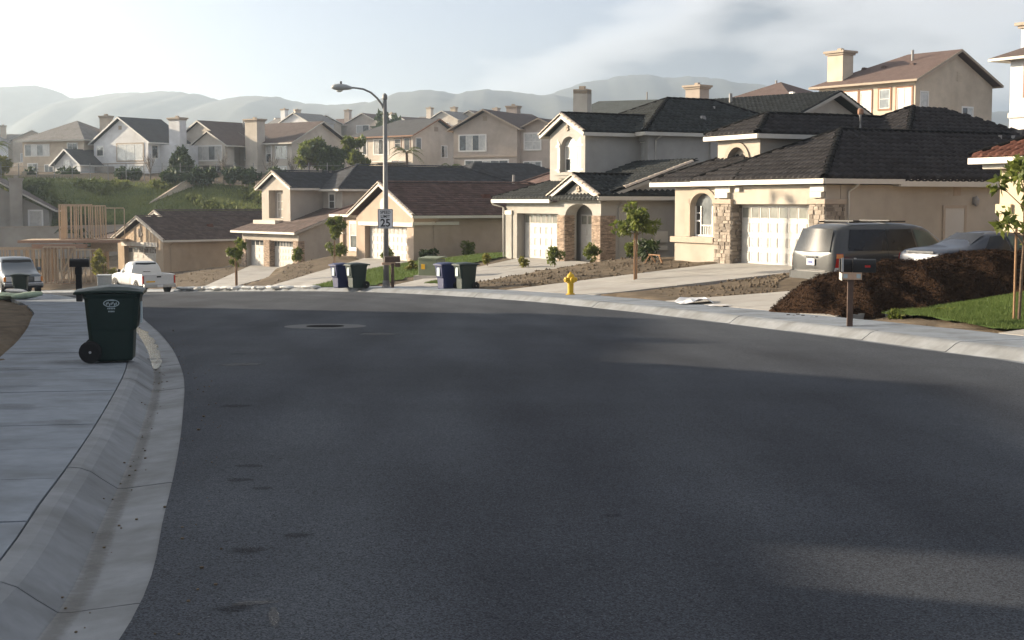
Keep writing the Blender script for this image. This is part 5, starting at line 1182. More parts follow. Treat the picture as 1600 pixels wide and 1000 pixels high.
hd.patch(rows); lh = hd.obj('lamp_head', 'galvl', lp, smooth=True, fix=True); MB().lathe([(.13, 8.07), (.12, 8.03), (.05, 8.0), (.01, 7.995)], 12, c=(-1.78, 0, 0)).obj('lens', 'lens', lh); MB().lathe([(.04, 8.32), (.04, 8.42), (.02, 8.44)], 8, c=(-1.72, 0, 0)).obj('photocell', 'black', lh)
sg = empty('speed_sign', (lx + .0, ly - .16, lz), R(4), 'white SPEED LIMIT 25 sign strapped to the lamp post', 'sign')
pl = MB(); pl.ext([(x, 0, z) for x, z in ((-.27, 2.37), (.27, 2.37), (.30, 2.40), (.30, 3.11), (.27, 3.14), (-.27, 3.14), (-.30, 3.11), (-.30, 2.40))], (0, .008, 0)); plate = pl.obj('sign_plate', 'sign', sg, fix=True)
bd = MB()
for x0, x1, z0, z1 in ((-.28, .28, 3.105, 3.12), (-.28, .28, 2.39, 2.405), (-.285, -.27, 2.405, 3.105), (.27, .285, 2.405, 3.105)): bd.box(x0, x1, -.004, -.001, z0, z1)
bd.obj('sign_border', 'black', plate)
def text_mesh(body, size, name, m, parent, loc, rot, sx=1.0, bold=0.0):
    cu = bpy.data.curves.new(name, 'FONT'); cu.body = body; cu.size = size; cu.align_x = 'CENTER'; cu.extrude = .001; cu.offset = bold
    t_ = bpy.data.objects.new(name, cu); COL.objects.link(t_); bpy.context.view_layer.update()
    me = bpy.data.meshes.new_from_object(t_.evaluated_get(bpy.context.evaluated_depsgraph_get())); bpy.data.objects.remove(t_); me.materials.clear(); me.materials.append(M[m])
    return link(name, me, parent, loc, rot, (sx, 1, 1))
text_mesh('SPEED', .165, 'lettering', 'black', plate, (0, -.004, 2.955), (R(90), 0, 0), .9, .004); text_mesh('LIMIT', .165, 'lettering', 'black', plate, (0, -.004, 2.79), (R(90), 0, 0), .95, .004); text_mesh('25', .42, 'lettering', 'black', plate, (0, -.004, 2.45), (R(90), 0, 0), .95, .010)
for z in (2.5, 3.0): MB().box(-.14, .14, .008, .03, z, z + .05).obj('strap', 'galv', plate)
# mailboxes
def mbox(parent, x, y, z, L=.48, w_=.17, h_=.22, m='black', flag=None):
    mb = MB(); prof = [(-w_ / 2, 0), (w_ / 2, 0)] + [(w_ / 2 * math.cos(t_), h_ - w_ / 2 + w_ / 2 * math.sin(t_)) for t_ in [math.pi * k / 8 for k in range(9)]]
    mb.ext([(x - L / 2, y + p, z + q) for p, q in prof], (L, 0, 0)); o = mb.obj('box', m, parent, fix=True, bevel=.006)
    MB().ext([(x - L / 2 - .012, y + p * 1.06, z + q * 1.03 - .003) for p, q in prof], (.02, 0, 0)).obj('box_door', m, o, fix=True)
    if flag: MB().box(x + .0, x + .12, y - w_ / 2 - .02, y - w_ / 2 - .012, z + .1, z + .14).obj('flag', flag, o)
    return o
ml = empty('mailbox', (-12.5, 40.6, zt(-12.5, 40.6)), R(8), 'black mailbox on a single thick post by the left pavement', 'mailbox'); MB().box(-.085, .085, -.07, .07, 0, 1.02).obj('post', 'black', ml, bevel=.015); MB().box(-.1, .1, -.08, .08, .78, .98).obj('collar', 'black', ml, bevel=.01); mbox(ml, .04, 0, 1.0, .54, .2, .24)
mz = empty('mailbox', (-4.72, 55.6, zt(-4.72, 55.6)), R(10), 'dark brown mailbox on a post just right of the lamp pole', 'mailbox'); MB().box(-.06, .06, -.06, .06, 0, .98).obj('post', 'mailpost', mz, bevel=.01); MB().box(-.42, .12, -.05, .05, .92, 1.02).obj('bracket', 'copper', mz); mbox(mz, 0, 0, 1.03, .6, .2, .24, 'mailpost'); MB().box(.1, .3, -.1, .1, .84, 1.0).obj('paper_tube', 'mailpost', mz)
rx, ry = 6.62, 27.5; rz_ = zt(rx, ry)
mr = empty('mailbox', (rx, ry, rz_), R(-8), 'twin black mailboxes on one brown post beside the mulch heap', 'mailbox'); mr.scale = (.86, .86, 1); MB().box(-.065, .065, -.055, .055, 0, 1.04).obj('post', 'mailpost', mr, bevel=.01); MB().box(-.19, .24, -.10, .10, .99, 1.02).obj('shelf_plank', 'copper', mr); MB().box(-.21, -.19, -.12, .5, .9, 1.04).obj('bracket', 'trim', mr); MB().box(-.19, .24, -.12, -.10, .92, 1.06).obj('bracket', 'copper', mr)
for x0 in (-.17, .12): mb = MB(); mb.box(x0, x0 + .09, -.126, -.121, .95, 1.03); mb.obj('number_plate', 'print', mr)
mbox(mr, -.02 + .05, .16, 1.06, .52, .2, .26, 'black', None); mbox(mr, .30, -.0, 1.06, .50, .2, .26, 'black', 'red')
for x0 in (-.21, .07): MB().box(x0, x0 + .05, -.02, .03, 1.07, 1.34).obj('handle', 'steel', mr)
# fire hydrant
hx, hy = 1.9, 45.6; hz = zt(hx, hy); hy_ = empty('fire_hydrant', (hx, hy, hz), R(20), 'yellow fire hydrant at the edge of the pavement', 'fire hydrant'); hy_.scale = (.8, .8, .96)
MB().lathe([(.19, .0), (.19, .05), (.12, .06), (.12, .1), (.125, .42), (.17, .43), (.17, .47), (.13, .48), (.13, .60), (.16, .61), (.155, .66), (.10, .73), (.04, .76), (.04, .80), (.01, .80)], 16).obj('barrel', 'hydrant', hy_)
for ax_, q in (('x', -1), ('y', -1), ('x', 1)): mb = MB(); mb.lathe([(.06, 0), (.06, .09), (.085, .09), (.085, .15), (.03, .16), (.03, .19)] if ax_ == 'x' else [(.075, 0), (.075, .09), (.1, .09), (.1, .16), (.03, .17), (.03, .2)], 12, ax=ax_); o = mb.obj('outlet', 'hydrant', hy_); o.location = (q * .1 if ax_ == 'x' else 0, q * .1 if ax_ == 'y' else 0, .54); o.rotation_euler = (0, 0, R(180)) if q < 0 else (0, 0, 0)
for k in range(6): a_ = 2 * math.pi * k / 6; MB().lathe([(.018, .05), (.018, .08)], 6, c=(.155 * math.cos(a_), .155 * math.sin(a_), 0)).obj('bolt', 'hydrant', hy_)
# utility cabinet
ub = empty('utility_cabinet', (-3.45, 60.6, zt(-3.45, 60.6)), R(-25), 'olive utility cabinet between the lamp and the bins', 'cabinet'); MB().box(-.45, .45, -.4, .4, 0, .72).obj('case', 'boxgreen', ub, bevel=.02); MB().ext([(-.47, -.42, .72), (.47, -.42, .72), (.47, .42, .78), (-.47, .42, .78)], (0, 0, .06)).obj('cover', 'boxgreen', ub, fix=True); MB().box(-.3, -.12, -.406, -.40, .3, .52).obj('warning_label', 'sticker', ub); MB().box(-.6, .6, -.55, .55, -.3, .03).obj('pad', 'concrete', ub)
# survey flag
sf = empty('survey_flag', (1.7, 61.5, zt(1.7, 61.5)), 0, 'small orange marker flag in the bare dirt', 'flag'); MB().tube([(0, 0, 0), (0, 0, .5)], .008, 5).obj('wire', 'steel', sf); MB().box(0, .18, -.004, .004, .34, .5).obj('flag', 'flag', sf)
# papers dropped near the drive
for i, (x, y, lb) in enumerate(((4.95, 38.0, 'crumpled white plastic sheet lying by the driveway'), (5.35, 36.2, 'flat white paper scrap on the driveway apron'))):
    mb = MB(); rows = [[(-.5 + a_ * .2 + random.uniform(-.05, .05), -.25 + b_ * .16, .03 + (random.uniform(0, .13) if i == 0 else random.uniform(0, .02)) * (0 < a_ < 5)) for a_ in range(6)] for b_ in range(5)]
    mb.patch(rows); o = mb.obj('plastic_sheet' if i == 0 else 'paper', 'paper', None); o.location = (x, y, zt(x, y) + .03); tag(o, lb, 'litter'); o.scale = (1, 1.6, 1) if i == 0 else (.55, .6, 1)
# sandbags along the far gutter and on the left lot
bagm = {}
def bag(x, y, z, m, label, group, s=1.0):
    if m not in bagm:
        mb = MB(); rows = []
        for i in range(7):
            t_ = i / 6; x_ = -.33 + .66 * t_; k = .35 + .65 * math.sin(math.pi * min(max(t_, .02), .98)) ** .5
            rows.append([(x_, .17 * k * math.cos(a_), .075 + .075 * k * math.sin(a_)) for a_ in [2 * math.pi * q / 10 for q in range(11)]])
        mb.patch(rows); mb.add(rows[0][:10], [tuple(range(10))]); mb.add(rows[-1][:10], [tuple(range(10))]); bagm[m] = mb.mesh('sandbag', m, True); fixn(bagm[m])
    o = link('sandbag', bagm[m], None, (x, y, z), (random.uniform(-.1, .1), random.uniform(-.12, .12), random.uniform(0, 3.1)), (s * random.uniform(.9, 1.2), s * random.uniform(.9, 1.1), s * random.uniform(.85, 1.15))); return tag(o, label, 'sandbag', group)
for k in range(15):
    i = nearest(RC, -8.9, 59.3) + int(k * 1.25); p = RC[i] + RN[i] * random.uniform(.55, .8); bag(p[0], p[1], float(zr(*p)) + .1, 'bag', 'white sandbag in the row along the kerb left of the green lawn', 'white sandbags along the kerb, near row', 1.05)
for k in range(22):
    i = nearest(RC, -13.8, 67.6) + int(k * 1.2); p = RC[i] + RN[i] * random.uniform(.35, .75); bag(p[0], p[1], float(zr(*p)) + .1, 'bag', 'white sandbag in the kerb row reaching the pickup', 'white sandbags along the kerb, far row', 1.1)
for x, y in ((-16.4, 43.6), (-16.9, 44.2), (-15.9, 44.1), (-15.3, 43.4), (-14.9, 43.2), (-16.2, 44.9)): bag(x, y, zt(x, y), 'baggreen', 'pale green filled bag heaped beside the left pavement', 'green bags on the left lot', 1.25)
bag(-18.0, 51, zt(-18, 51), 'bag', 'single bright white bag in front of the dark bin', None, 1.3)

# ---------------------------------------------------------------- vehicles (local: x forward from the rear bumper, y to the vehicle's left, z up)
def loft(st, ns=12):
    """stations: x, z bottom, z belt, z top, half width at sill, belt and roof"""
    rows = []
    for x, zb, zl, ztp, ws, wb, wt in st:
        hb = [(0, zb), (ws * .75, zb), (ws * .96, zb + .05), (ws, zb + .14), ((ws + wb) / 2 + .015, (zb + zl) / 2), (wb, zl - .10), (wb - .015, zl)]
        ht = [((wb * .45 + wt * .55) + .0, zl + (ztp - zl) * .5), (wt + .02, ztp - min(.10, (ztp - zl) * .35)), (wt - .06, ztp - .02 * min(1, (ztp - zl) * 4)), (wt * .5, ztp + .012), (0, ztp + .018)]
        half = hb + ht; rows.append([(x, y, z) for y, z in half] + [(x, -y, z) for y, z in half[::-1][1:-1]])
    return rows
def body(st, m, parent, nm='body', sub=1):
    rows = loft(st); n = len(rows[0]); mb = MB(); vs = [p for r in rows for p in r]
    fs = [(i * n + k, i * n + (k + 1) % n, (i + 1) * n + (k + 1) % n, (i + 1) * n + k) for i in range(len(rows) - 1) for k in range(n)] + [tuple(range(n)), tuple(range((len(rows) - 1) * n, len(rows) * n))[::-1]]
    return mb.add(vs, fs).obj(nm, m, parent, smooth=True, sub=sub, fix=True)
def ysurf(st, x, z):
    """half width of the lofted side at (x, z)"""
    xs = [s[0] for s in st]; i = max(0, min(len(st) - 2, int(np.searchsorted(xs, x)) - 1)); t_ = (x - xs[i]) / max(1e-6, xs[i + 1] - xs[i]); r0, r1 = loft([st[i]])[0][:12], loft([st[i + 1]])[0][:12]
    sec = [((1 - t_) * p[1] + t_ * q[1], (1 - t_) * p[2] + t_ * q[2]) for p, q in zip(r0, r1)]
    for (y0, z0), (y1, z1) in zip(sec[1:], sec[2:]):
        if z0 <= z <= z1 and z1 > z0: return y0 + (y1 - y0) * (z - z0) / (z1 - z0)
    return sec[6][0]
def sidepatch(st, quad, m, parent, nm, sgn, off=.012, nx=8, nz=4):
    (a, b, c, d) = quad; mb = MB(); rows = []
    for j in range(nz + 1):
        v = j / nz; row = []
        for i in range(nx + 1):
            u = i / nx; x = (a[0] * (1 - u) + b[0] * u) * (1 - v) + (d[0] * (1 - u) + c[0] * u) * v; z = (a[1] * (1 - u) + b[1] * u) * (1 - v) + (d[1] * (1 - u) + c[1] * u) * v
            row.append((x, sgn * (ysurf(st, x, z) + off), z))
        rows.append(row)
    return mb.patch(rows).obj(nm, m, parent, smooth=True)
def wheel(parent, x, y, r=.33, w_=.2, rim='rim'):
    mb = MB(); mb.lathe([(r * .55, -w_ / 2), (r * .9, -w_ / 2), (r, -w_ * .35), (r, w_ * .35), (r * .9, w_ / 2), (r * .55, w_ / 2)], 22, c=(x, y, r), ax='y'); o = mb.obj('wheel', 'rubber', parent, smooth=False)
    s_ = 1 if y > 0 else -1; MB().lathe([(.02, 0), (r * .2, s_ * .02), (r * .5, s_ * .005), (r * .62, s_ * .03), (r * .62, -s_ * .06)], 18, c=(x, y + s_ * w_ * .42, r), ax='y').obj('rim', rim, o)
def backpatch(pts, m, parent, nm, bulge=.05, n=8, axis=-1):
    """windscreen or rear glass: four corners (bottom y-, bottom y+, top y+, top y-), bulged outwards along x"""
    a, b, c, d = [Vector(p) for p in pts]; rows = []
    for j in range(6):
        v = j / 5; rows.append([(lambda p, u: (p.x + axis * bulge * math.sin(math.pi * u) * (.6 + .4 * v), p.y, p.z))(a.lerp(b, i / n).lerp(d.lerp(c, i / n), v), i / n) for i in range(n + 1)])
    return MB().patch(rows).obj(nm, m, parent, smooth=True)
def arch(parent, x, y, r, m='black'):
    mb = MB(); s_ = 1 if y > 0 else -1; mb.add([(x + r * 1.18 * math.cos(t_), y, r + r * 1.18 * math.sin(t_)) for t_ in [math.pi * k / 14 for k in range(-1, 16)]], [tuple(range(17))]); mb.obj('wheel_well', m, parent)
# minivan
H_ = R(24)
vn = empty('minivan', (7.92, 37.25, -.66), R(26), 'champagne minivan with dark glass parked nose-in behind the mulch heap', 'minivan')
VST = [(.0, .42, .85, .98, .70, .80, .78), (.05, .32, .90, 1.12, .84, .90, .80), (.16, .26, .98, 1.50, .90, .95, .74), (.34, .24, 1.0, 1.70, .92, .97, .72), (.7, .23, 1.0, 1.755, .93, .98, .73), (2.0, .22, 1.0, 1.77, .93, .98, .74), (3.0, .22, .99, 1.75, .93, .98, .73), (3.4, .22, .98, 1.62, .93, .97, .70), (3.9, .22, .97, 1.24, .92, .96, .74), (4.15, .22, .95, 1.03, .92, .94, .80), (4.7, .24, .82, .90, .88, .88, .72), (4.98, .3, .68, .74, .76, .76, .6)]
body(VST, 'van', vn)
for s_ in (-1, 1):
    sidepatch(VST, [(.45, 1.06), (1.75, 1.04), (1.75, 1.60), (.62, 1.60)], 'car', vn, 'side_window', s_); sidepatch(VST, [(1.78, 1.04), (2.75, 1.03), (2.66, 1.60), (1.78, 1.60)], 'car', vn, 'side_window', s_); sidepatch(VST, [(2.82, 1.03), (3.75, 1.02), (3.30, 1.50), (2.74, 1.60)], 'cargreen', vn, 'side_window', s_)
    sidepatch(VST, [(.06, .62), (.26, .62), (.27, .98), (.10, .98)], 'tail', vn, 'tail_light', s_, .014, 3, 3); sidepatch(VST, [(.075, .86), (.265, .86), (.268, .965), (.10, .965)], 'amber', vn, 'tail_light', s_, .018, 3, 2); sidepatch(VST, [(.05, .52), (.26, .52), (.26, .615), (.06, .615)], 'lampclear', vn, 'tail_light', s_, .014, 3, 2)
    for x in (.95, 4.0): arch(vn, x, s_ * .975, .33); wheel(vn, x, s_ * .87)
    MB().bar((.7, s_ * .62, 1.79), (2.6, s_ * .62, 1.80), .05, .04).obj('roof_rail', 'black', vn); MB().box(3.25, 3.4, s_ * .98, s_ * 1.12, 1.02, 1.2).obj('mirror', 'van', vn, bevel=.02)
    MB().tube([(.7, s_ * .985, .55), (4.6, s_ * .955, .55)], .02, 6).obj('side_moulding', 'vangrey', vn)
    for x_ in (1.76, 2.78, 3.78): sidepatch(VST, [(x_, .36), (x_ + .014, .36), (x_ + .014, 1.0), (x_, 1.0)], 'black', vn, 'door_seam', s_, .004, 1, 4)
    for x_ in (1.9, 2.9): MB().box(x_, x_ + .2, *sorted((s_ * .985, s_ * 1.01)), .88, .92).obj('door_handle', 'vangrey', vn, bevel=.006)
for x in (.9, 2.1): MB().bar((x, -.6, 1.82), (x, .6, 1.82), .06, .04).obj('roof_bar', 'black', vn)
backpatch([(-.005, -.74, 1.02), (-.005, .74, 1.02), (.20, .64, 1.62), (.20, -.64, 1.62)], 'car', vn, 'rear_window', .075)
bp_ = MB(); bp_.patch([[(-.10 - .06 * math.sin(math.pi * i / 8) + (abs(i - 4) == 4) * .09, -.92 + 1.84 * i / 8, z) for i in range(9)] for z in (.30, .36, .48, .50)] + [[(.08, -.92 + 1.84 * i / 8, .52) for i in range(9)]]); bp_.obj('bumper', 'van', vn, smooth=False); MB().box(-.02, .1, -.6, .6, .505, .53).obj('bumper_pad', 'black', vn)
p_ = MB().box(-.032, -.02, -.16, .16, .66, .83).obj('licence_plate', 'plate', vn); MB().box(-.034, -.0325, -.1, .1, .71, .77).obj('plate_number', 'blueprint', p_); MB().box(-.03, 0, -.24, .24, .86, .90).obj('plate_garnish', 'chrome', vn); MB().bar((.0, -.1, 1.08), (.03, .3, 1.16), .025, .02).obj('rear_wiper', 'black', vn)
# saloon beside it
sd = empty('sedan', (10.1, 34.9, -.50), R(24), 'blue-grey saloon half hidden by the mulch heap', 'car')
SST = [(.0, .38, .80, .86, .72, .78, .66), (.06, .30, .88, .97, .82, .86, .72), (.3, .26, .93, 1.03, .86, .89, .74), (.85, .24, .94, 1.05, .87, .90, .74), (1.05, .24, .94, 1.12, .87, .90, .70), (1.55, .23, .94, 1.36, .87, .90, .60), (1.9, .22, .94, 1.415, .87, .90, .60), (2.6, .22, .93, 1.42, .87, .90, .61), (3.0, .22, .92, 1.33, .87, .90, .62), (3.55, .22, .90, 1.02, .87, .89, .74), (4.2, .24, .84, .93, .85, .86, .72), (4.65, .3, .68, .76, .78, .78, .62), (4.78, .38, .6, .66, .66, .66, .5)]
body(SST, 'sedan', sd)
for s_ in (-1, 1):
    sidepatch(SST, [(1.30, .99), (2.12, .98), (2.10, 1.33), (1.68, 1.31)], 'car', sd, 'side_window', s_); sidepatch(SST, [(2.20, .98), (3.20, .96), (2.80, 1.28), (2.18, 1.33)], 'cargreen', sd, 'side_window', s_); sidepatch(SST, [(.03, .70), (.34, .70), (.34, .88), (.08, .88)], 'tail', sd, 'tail_light', s_, .012, 3, 2)
    for x in (.98, 3.75): arch(sd, x, s_ * .895, .31); wheel(sd, x, s_ * .79, .31)
    MB().box(3.02, 3.16, s_ * .9, s_ * 1.04, .98, 1.1).obj('mirror', 'sedan', sd, bevel=.02)
backpatch([(.98, -.62, 1.08), (.98, .62, 1.08), (1.60, .50, 1.385), (1.60, -.50, 1.385)], 'car', sd, 'rear_window', .05); MB().box(-.005, .02, -.5, .5, .9, .955).obj('trunk_trim', 'chrome', sd); MB().box(-.025, .0, -.16, .16, .62, .78).obj('licence_plate', 'plate', sd)
# white pickup
pk = empty('pickup_truck', (-19.15, 76.3, float(zr(-19.15, 76.3)) - .12), R(90 + 36), 'white pickup truck parked on the far bend, tailgate to us', 'pickup truck')
PST = [(1.75, .40, 1.05, 1.10, .86, .90, .86), (1.80, .38, 1.06, 1.55, .88, .91, .74), (1.95, .38, 1.06, 1.74, .88, .91, .70), (2.8, .38, 1.06, 1.76, .88, .91, .70), (3.2, .38, 1.05, 1.52, .88, .91, .70), (3.6, .38, 1.04, 1.12, .88, .91, .80), (4.3, .38, .98, 1.06, .88, .90, .80), (4.85, .42, .88, .96, .86, .87, .78), (5.0, .48, .76, .82, .78, .78, .7)]
body(PST, 'whitepaint', pk, 'cab')
bd_ = MB(); bd_.box(.06, 1.74, .83, .93, .48, 1.10); bd_.box(.06, 1.74, -.93, -.83, .48, 1.10); bd_.box(.06, 1.74, -.83, .83, .5, .62); bd_.box(1.68, 1.74, -.83, .83, .62, 1.10); bd_.obj('truck_bed', 'whitepaint', pk, bevel=.025)
tg = MB().box(.0, .06, -.84, .84, .55, 1.09).obj('tailgate', 'whitepaint', pk, bevel=.015); MB().box(-.006, .0, .22, .72, .66, .74).obj('sticker', 'sticker', tg); MB().box(-.02, 0, -.12, .12, .92, 1.0).obj('tailgate_handle', 'black', tg)
MB().box(-.16, .0, -.9, .9, .38, .55).obj('bumper', 'steel', pk, bevel=.02); MB().box(-.168, -.16, -.16, .16, .40, .53).obj('licence_plate', 'plate', pk)
for s_ in (-1, 1):
    MB().box(-.01, .07, *sorted((s_ * .845, s_ * .935)), .60, 1.02).obj('tail_light', 'tail', pk, bevel=.01)
    sidepatch(PST, [(2.0, 1.12), (2.9, 1.11), (2.75, 1.62), (2.02, 1.62)], 'car', pk, 'side_window', s_); sidepatch(PST, [(2.93, 1.11), (3.3, 1.10), (3.15, 1.4), (2.85, 1.6)], 'car', pk, 'side_window', s_)
    for x in (.95, 4.2): arch(pk, x, s_ * .935, .36); wheel(pk, x, s_ * .84, .36, .22)
    MB().box(3.2, 3.3, s_ * .92, s_ * 1.1, 1.1, 1.28).obj('mirror', 'black', pk, bevel=.02)
    for x_ in (1.96, 3.25): sidepatch(PST, [(x_, .5), (x_ + .016, .5), (x_ + .016, 1.05), (x_, 1.05)], 'black', pk, 'door_seam', s_, .004, 1, 4)
backpatch([(1.775, -.66, 1.15), (1.775, .66, 1.15), (1.88, .58, 1.66), (1.88, -.58, 1.66)], 'car', pk, 'rear_window', .03)
# off-roader facing us, cut by the left edge
sv_ = empty('off_road_car', (-27.1, 75.8, float(zr(-25.5, 72)) - .03), R(-62), 'grey-blue off-roader facing us at the left edge', 'car')
UST = [(.0, .5, 1.05, 1.10, .84, .90, .84), (.06, .42, 1.08, 1.70, .92, .95, .80), (.25, .40, 1.10, 1.88, .94, .97, .80), (2.3, .40, 1.10, 1.90, .94, .97, .80), (2.7, .40, 1.10, 1.82, .94, .97, .79), (3.25, .40, 1.09, 1.25, .94, .96, .86), (4.3, .42, 1.02, 1.14, .94, .95, .86), (4.62, .46, .96, 1.08, .92, .93, .84), (4.68, .5, .85, .92, .88, .88, .8)]
body(UST, 'suvpaint', sv_)
backpatch([(3.16, -.80, 1.22), (3.16, .80, 1.22), (2.72, .70, 1.78), (2.72, -.70, 1.78)], 'car', sv_, 'windscreen', .06, 8, 1)
MB().box(4.66, 4.90, -.96, .96, .50, .68).obj('bumper', 'chrome', sv_, bevel=.03); MB().box(4.66, 4.74, -.96, .96, .40, .50).obj('bumper_skirt', 'black', sv_); gr_ = MB()
for k in range(5): gr_.box(4.66, 4.73, -.5, .5, .74 + k * .05, .765 + k * .05)
gr_.obj('grille', 'chrome', sv_); MB().box(4.655, 4.69, -.52, .52, .72, .98).obj('grille_back', 'black', sv_)
for s_ in (-1, 1):
    MB().box(4.62, 4.73, *sorted((s_ * .54, s_ * .84)), .74, .97).obj('headlight', 'lampclear', sv_, bevel=.01); MB().box(4.58, 4.71, *sorted((s_ * .845, s_ * .95)), .74, .97).obj('indicator', 'amber', sv_, bevel=.01)
    MB().box(2.75, 2.9, *sorted((s_ * .98, s_ * 1.2)), 1.2, 1.38).obj('mirror', 'suvpaint', sv_, bevel=.02); sidepatch(UST, [(1.6, 1.16), (2.85, 1.15), (2.6, 1.72), (1.62, 1.76)], 'car', sv_, 'side_window', s_); sidepatch(UST, [(.3, 1.16), (1.5, 1.16), (1.5, 1.76), (.4, 1.76)], 'car', sv_, 'side_window', s_)
    for x in (.9, 3.7): arch(sv_, x, s_ * .972, .38); wheel(sv_, x, s_ * .86, .38, .24)
# pale utility crate behind it
ct = empty('storage_crate', (-23.0, 81, float(zr(-23, 81)) + .05), R(10), 'pale low storage crate right of the off-roader', 'crate'); MB().box(-.8, .8, -.5, .5, 0, .9).obj('case', 'galvl', ct, bevel=.03); MB().box(-.85, .85, -.55, .55, .9, 1.0).obj('lid', 'galvl', ct, bevel=.02)
# ---------------------------------------------------------------- planting
def leaf_cloud(C, n, size, jit=.4, up=.3, aspect=2.2):
    """n leaf quads round the centre points C (k,4: x,y,z,r)"""
    C = np.asarray(C, float); wgt = C[:, 3] ** 2; k = rng.choice(len(C), n, p=wgt / wgt.sum())
    d = rng.normal(size=(n, 3)); d /= np.linalg.norm(d, axis=1)[:, None]; rr = C[k, 3] * rng.uniform(.35, 1, n) ** .6
    p = C[k, :3] + d * rr[:, None]
    a = d + rng.normal(size=(n, 3)) * .9; a[:, 2] += up * rng.normal(size=n) - .15; a /= np.linalg.norm(a, axis=1)[:, None]
    b = np.cross(a, rng.normal(size=(n, 3))); b /= np.linalg.norm(b, axis=1)[:, None]
    s = size * rng.uniform(1 - jit, 1 + jit, n); a *= (s * aspect / 2)[:, None]; b *= (s / 2)[:, None]
    V = np.stack([p - a, p + b * .9 - a * .1, p + a, p - b * .9 - a * .1], 1).reshape(-1, 3)
    return V, np.arange(4 * n).reshape(n, 4)
def leaves(name, C, n, size, m, parent, **kw):
    V, F = leaf_cloud(C, n, size, **kw); return npmesh(name, V, F, [m], parent)
def sapling(x, y, h_, cr, label, lean=0.0, m='leaf', stakes=True, n=900, low=.55, size=.13, z=None, cl=9):
    z = zt(x, y) if z is None else z; r = empty('young_tree', (x, y, z - .02), random.uniform(0, 3), label, 'tree', 'staked street saplings')
    tp = (lean, 0, h_); MB().tube([(0, 0, 0), (lean * .3, .01, h_ * .35), (lean * .7, -.01, h_ * .65), tp], [.035, .03, .024, .01], 7).obj('trunk', 'bark', r)
    C = []
    for k in range(cl):
        a = random.uniform(0, 6.28); q = random.uniform(.2, 1) * cr; zz_ = h_ * random.uniform(low, 1.0); p = (lean + q * math.cos(a), q * math.sin(a), zz_); C.append((*p, cr * random.uniform(.25, .5)))
        MB().tube([(lean * .7, 0, max(h_ * low * .9, zz_ - .5)), p], [.014, .006], 5).obj('branch', 'bark', r)
    leaves('crown', C, n, size, m, r)
    if stakes:
        for s_ in ((-.12, .12) if h_ < 3 else (.09,)): MB().tube([(s_, .0, -.1), (s_, 0, h_ * .66)], .025, 6).obj('stake', 'stake', r)
        for zz_ in (h_ * .35, h_ * .58): MB().bar((-.14, 0, zz_), (.14, 0, zz_), .012, .02).obj('tie', 'black', r)
    return r
sapling(4.35, 49.6, 2.5, .78, 'young staked tree between the grey house and the beige garage', .08, 'leaf', n=720, size=.115, low=.70, cl=13)
sapling(9.75, 27.0, 3.05, .62, 'young staked tree close by at the right edge', -.1, 'leaf', n=520, size=.105, low=.5, cl=12)
sapling(-14.6, 74.5, 2.5, .5, 'thin staked sapling in front of the greige garage', .1, 'leaf', n=600, size=.11, low=.5)
sapling(-11.4, 90, 3.2, .75, 'young tree with dark leaves left of the tan house', .1, 'leaf', n=800, size=.14, low=.55)
sapling(-31.4, 108, 2.9, .8, 'small tree in front of the golden house porch', 0, 'leaf_y', n=420, size=.2, low=.4)
def shrub(x, y, r_, h_, label, m='leaf', n=220, size=.09, grp='low garden shrubs', z=None):
    z = zt(x, y) if z is None else z; r = empty('shrub', (x, y, z - .03), 0, label, 'shrub', grp); C = []
    for k in range(6): a = random.uniform(0, 6.28); q = random.uniform(0, .7) * r_; C.append((q * math.cos(a), q * math.sin(a), h_ * random.uniform(.3, .85), r_ * random.uniform(.35, .6))); 
    MB().tube([(0, 0, 0), (.02, 0, h_ * .6)], [.02, .01], 5).obj('stem', 'bark', r); leaves('foliage', C, n, size, m, r)
# round shrubs edging the grey house's drive
for i, (u, v, lb) in enumerate(((-8.9, -5.0, 'first round yellowish shrub from the left by the grey drive'), (-7.3, -4.2, 'second round yellowish shrub along the grey drive'), (-4.6, -3.2, 'third round yellowish shrub along the grey drive'), (-2.1, -2.6, 'fourth round yellowish shrub, before the brick pier'))): X, Y = hw('b', u, v); shrub(X, Y, .3, .55, lb, 'leaf_y', 480, .06)
for i, (u, v, lb) in enumerate(((-.6, -2.0, 'leafy bush before the narrow garage door'), (.8, -1.0, 'dark leafy bush at the brick corner pier'), (2.2, .3, 'first bush along the grey side wall'), (2.4, 3.2, 'second bush along the grey side wall'), (2.2, 6.2, 'third bush along the grey side wall, near the beige house'))): X, Y = hw('b', u, v); shrub(X, Y, .45, .95, lb, 'leaf', 520, .075)
for i, (u, v, lb) in enumerate(((.9, .6, 'dense round bush at the corner of the tan house'), (1.2, 3.4, 'first tall loose bush along the tan side wall'), (1.3, 6.4, 'second loose bush along the tan side wall'), (1.2, 9.0, 'third loose bush along the tan side wall'), (1.2, 11.8, 'fourth loose bush along the tan side wall, by the gate panel'), (-1.2, -1.2, 'bush in front of the sunlit tan garage door'), (-8.8, -1.0, 'bush under the tan house window'), (-10.6, -.6, 'left bush under the tan house window'))): X, Y = hw('c', u, v); shrub(X, Y, .55, 1.1 if i else .7, lb, 'leaf' if i else 'leaf_d', 480, .10)
X, Y = hw('d', 1.0, -.6); shrub(X, Y, .6, 1.9, 'upright bush at the corner of the greige garage', 'leaf', 240, .18)
X, Y = hw('a', -10.2, -.6); shrub(X, Y, .55, .9, 'dark bush left of the arched window', 'leaf_d', 260, .12)
shrub(8.25, 30.1, .28, .22, 'low green weeds at the foot of the mulch heap', 'leaf', 200, .06, 'weeds'); shrub(9.1, 29.6, .3, .16, 'second patch of low weeds by the near lawn', 'leaf', 160, .06, 'weeds')
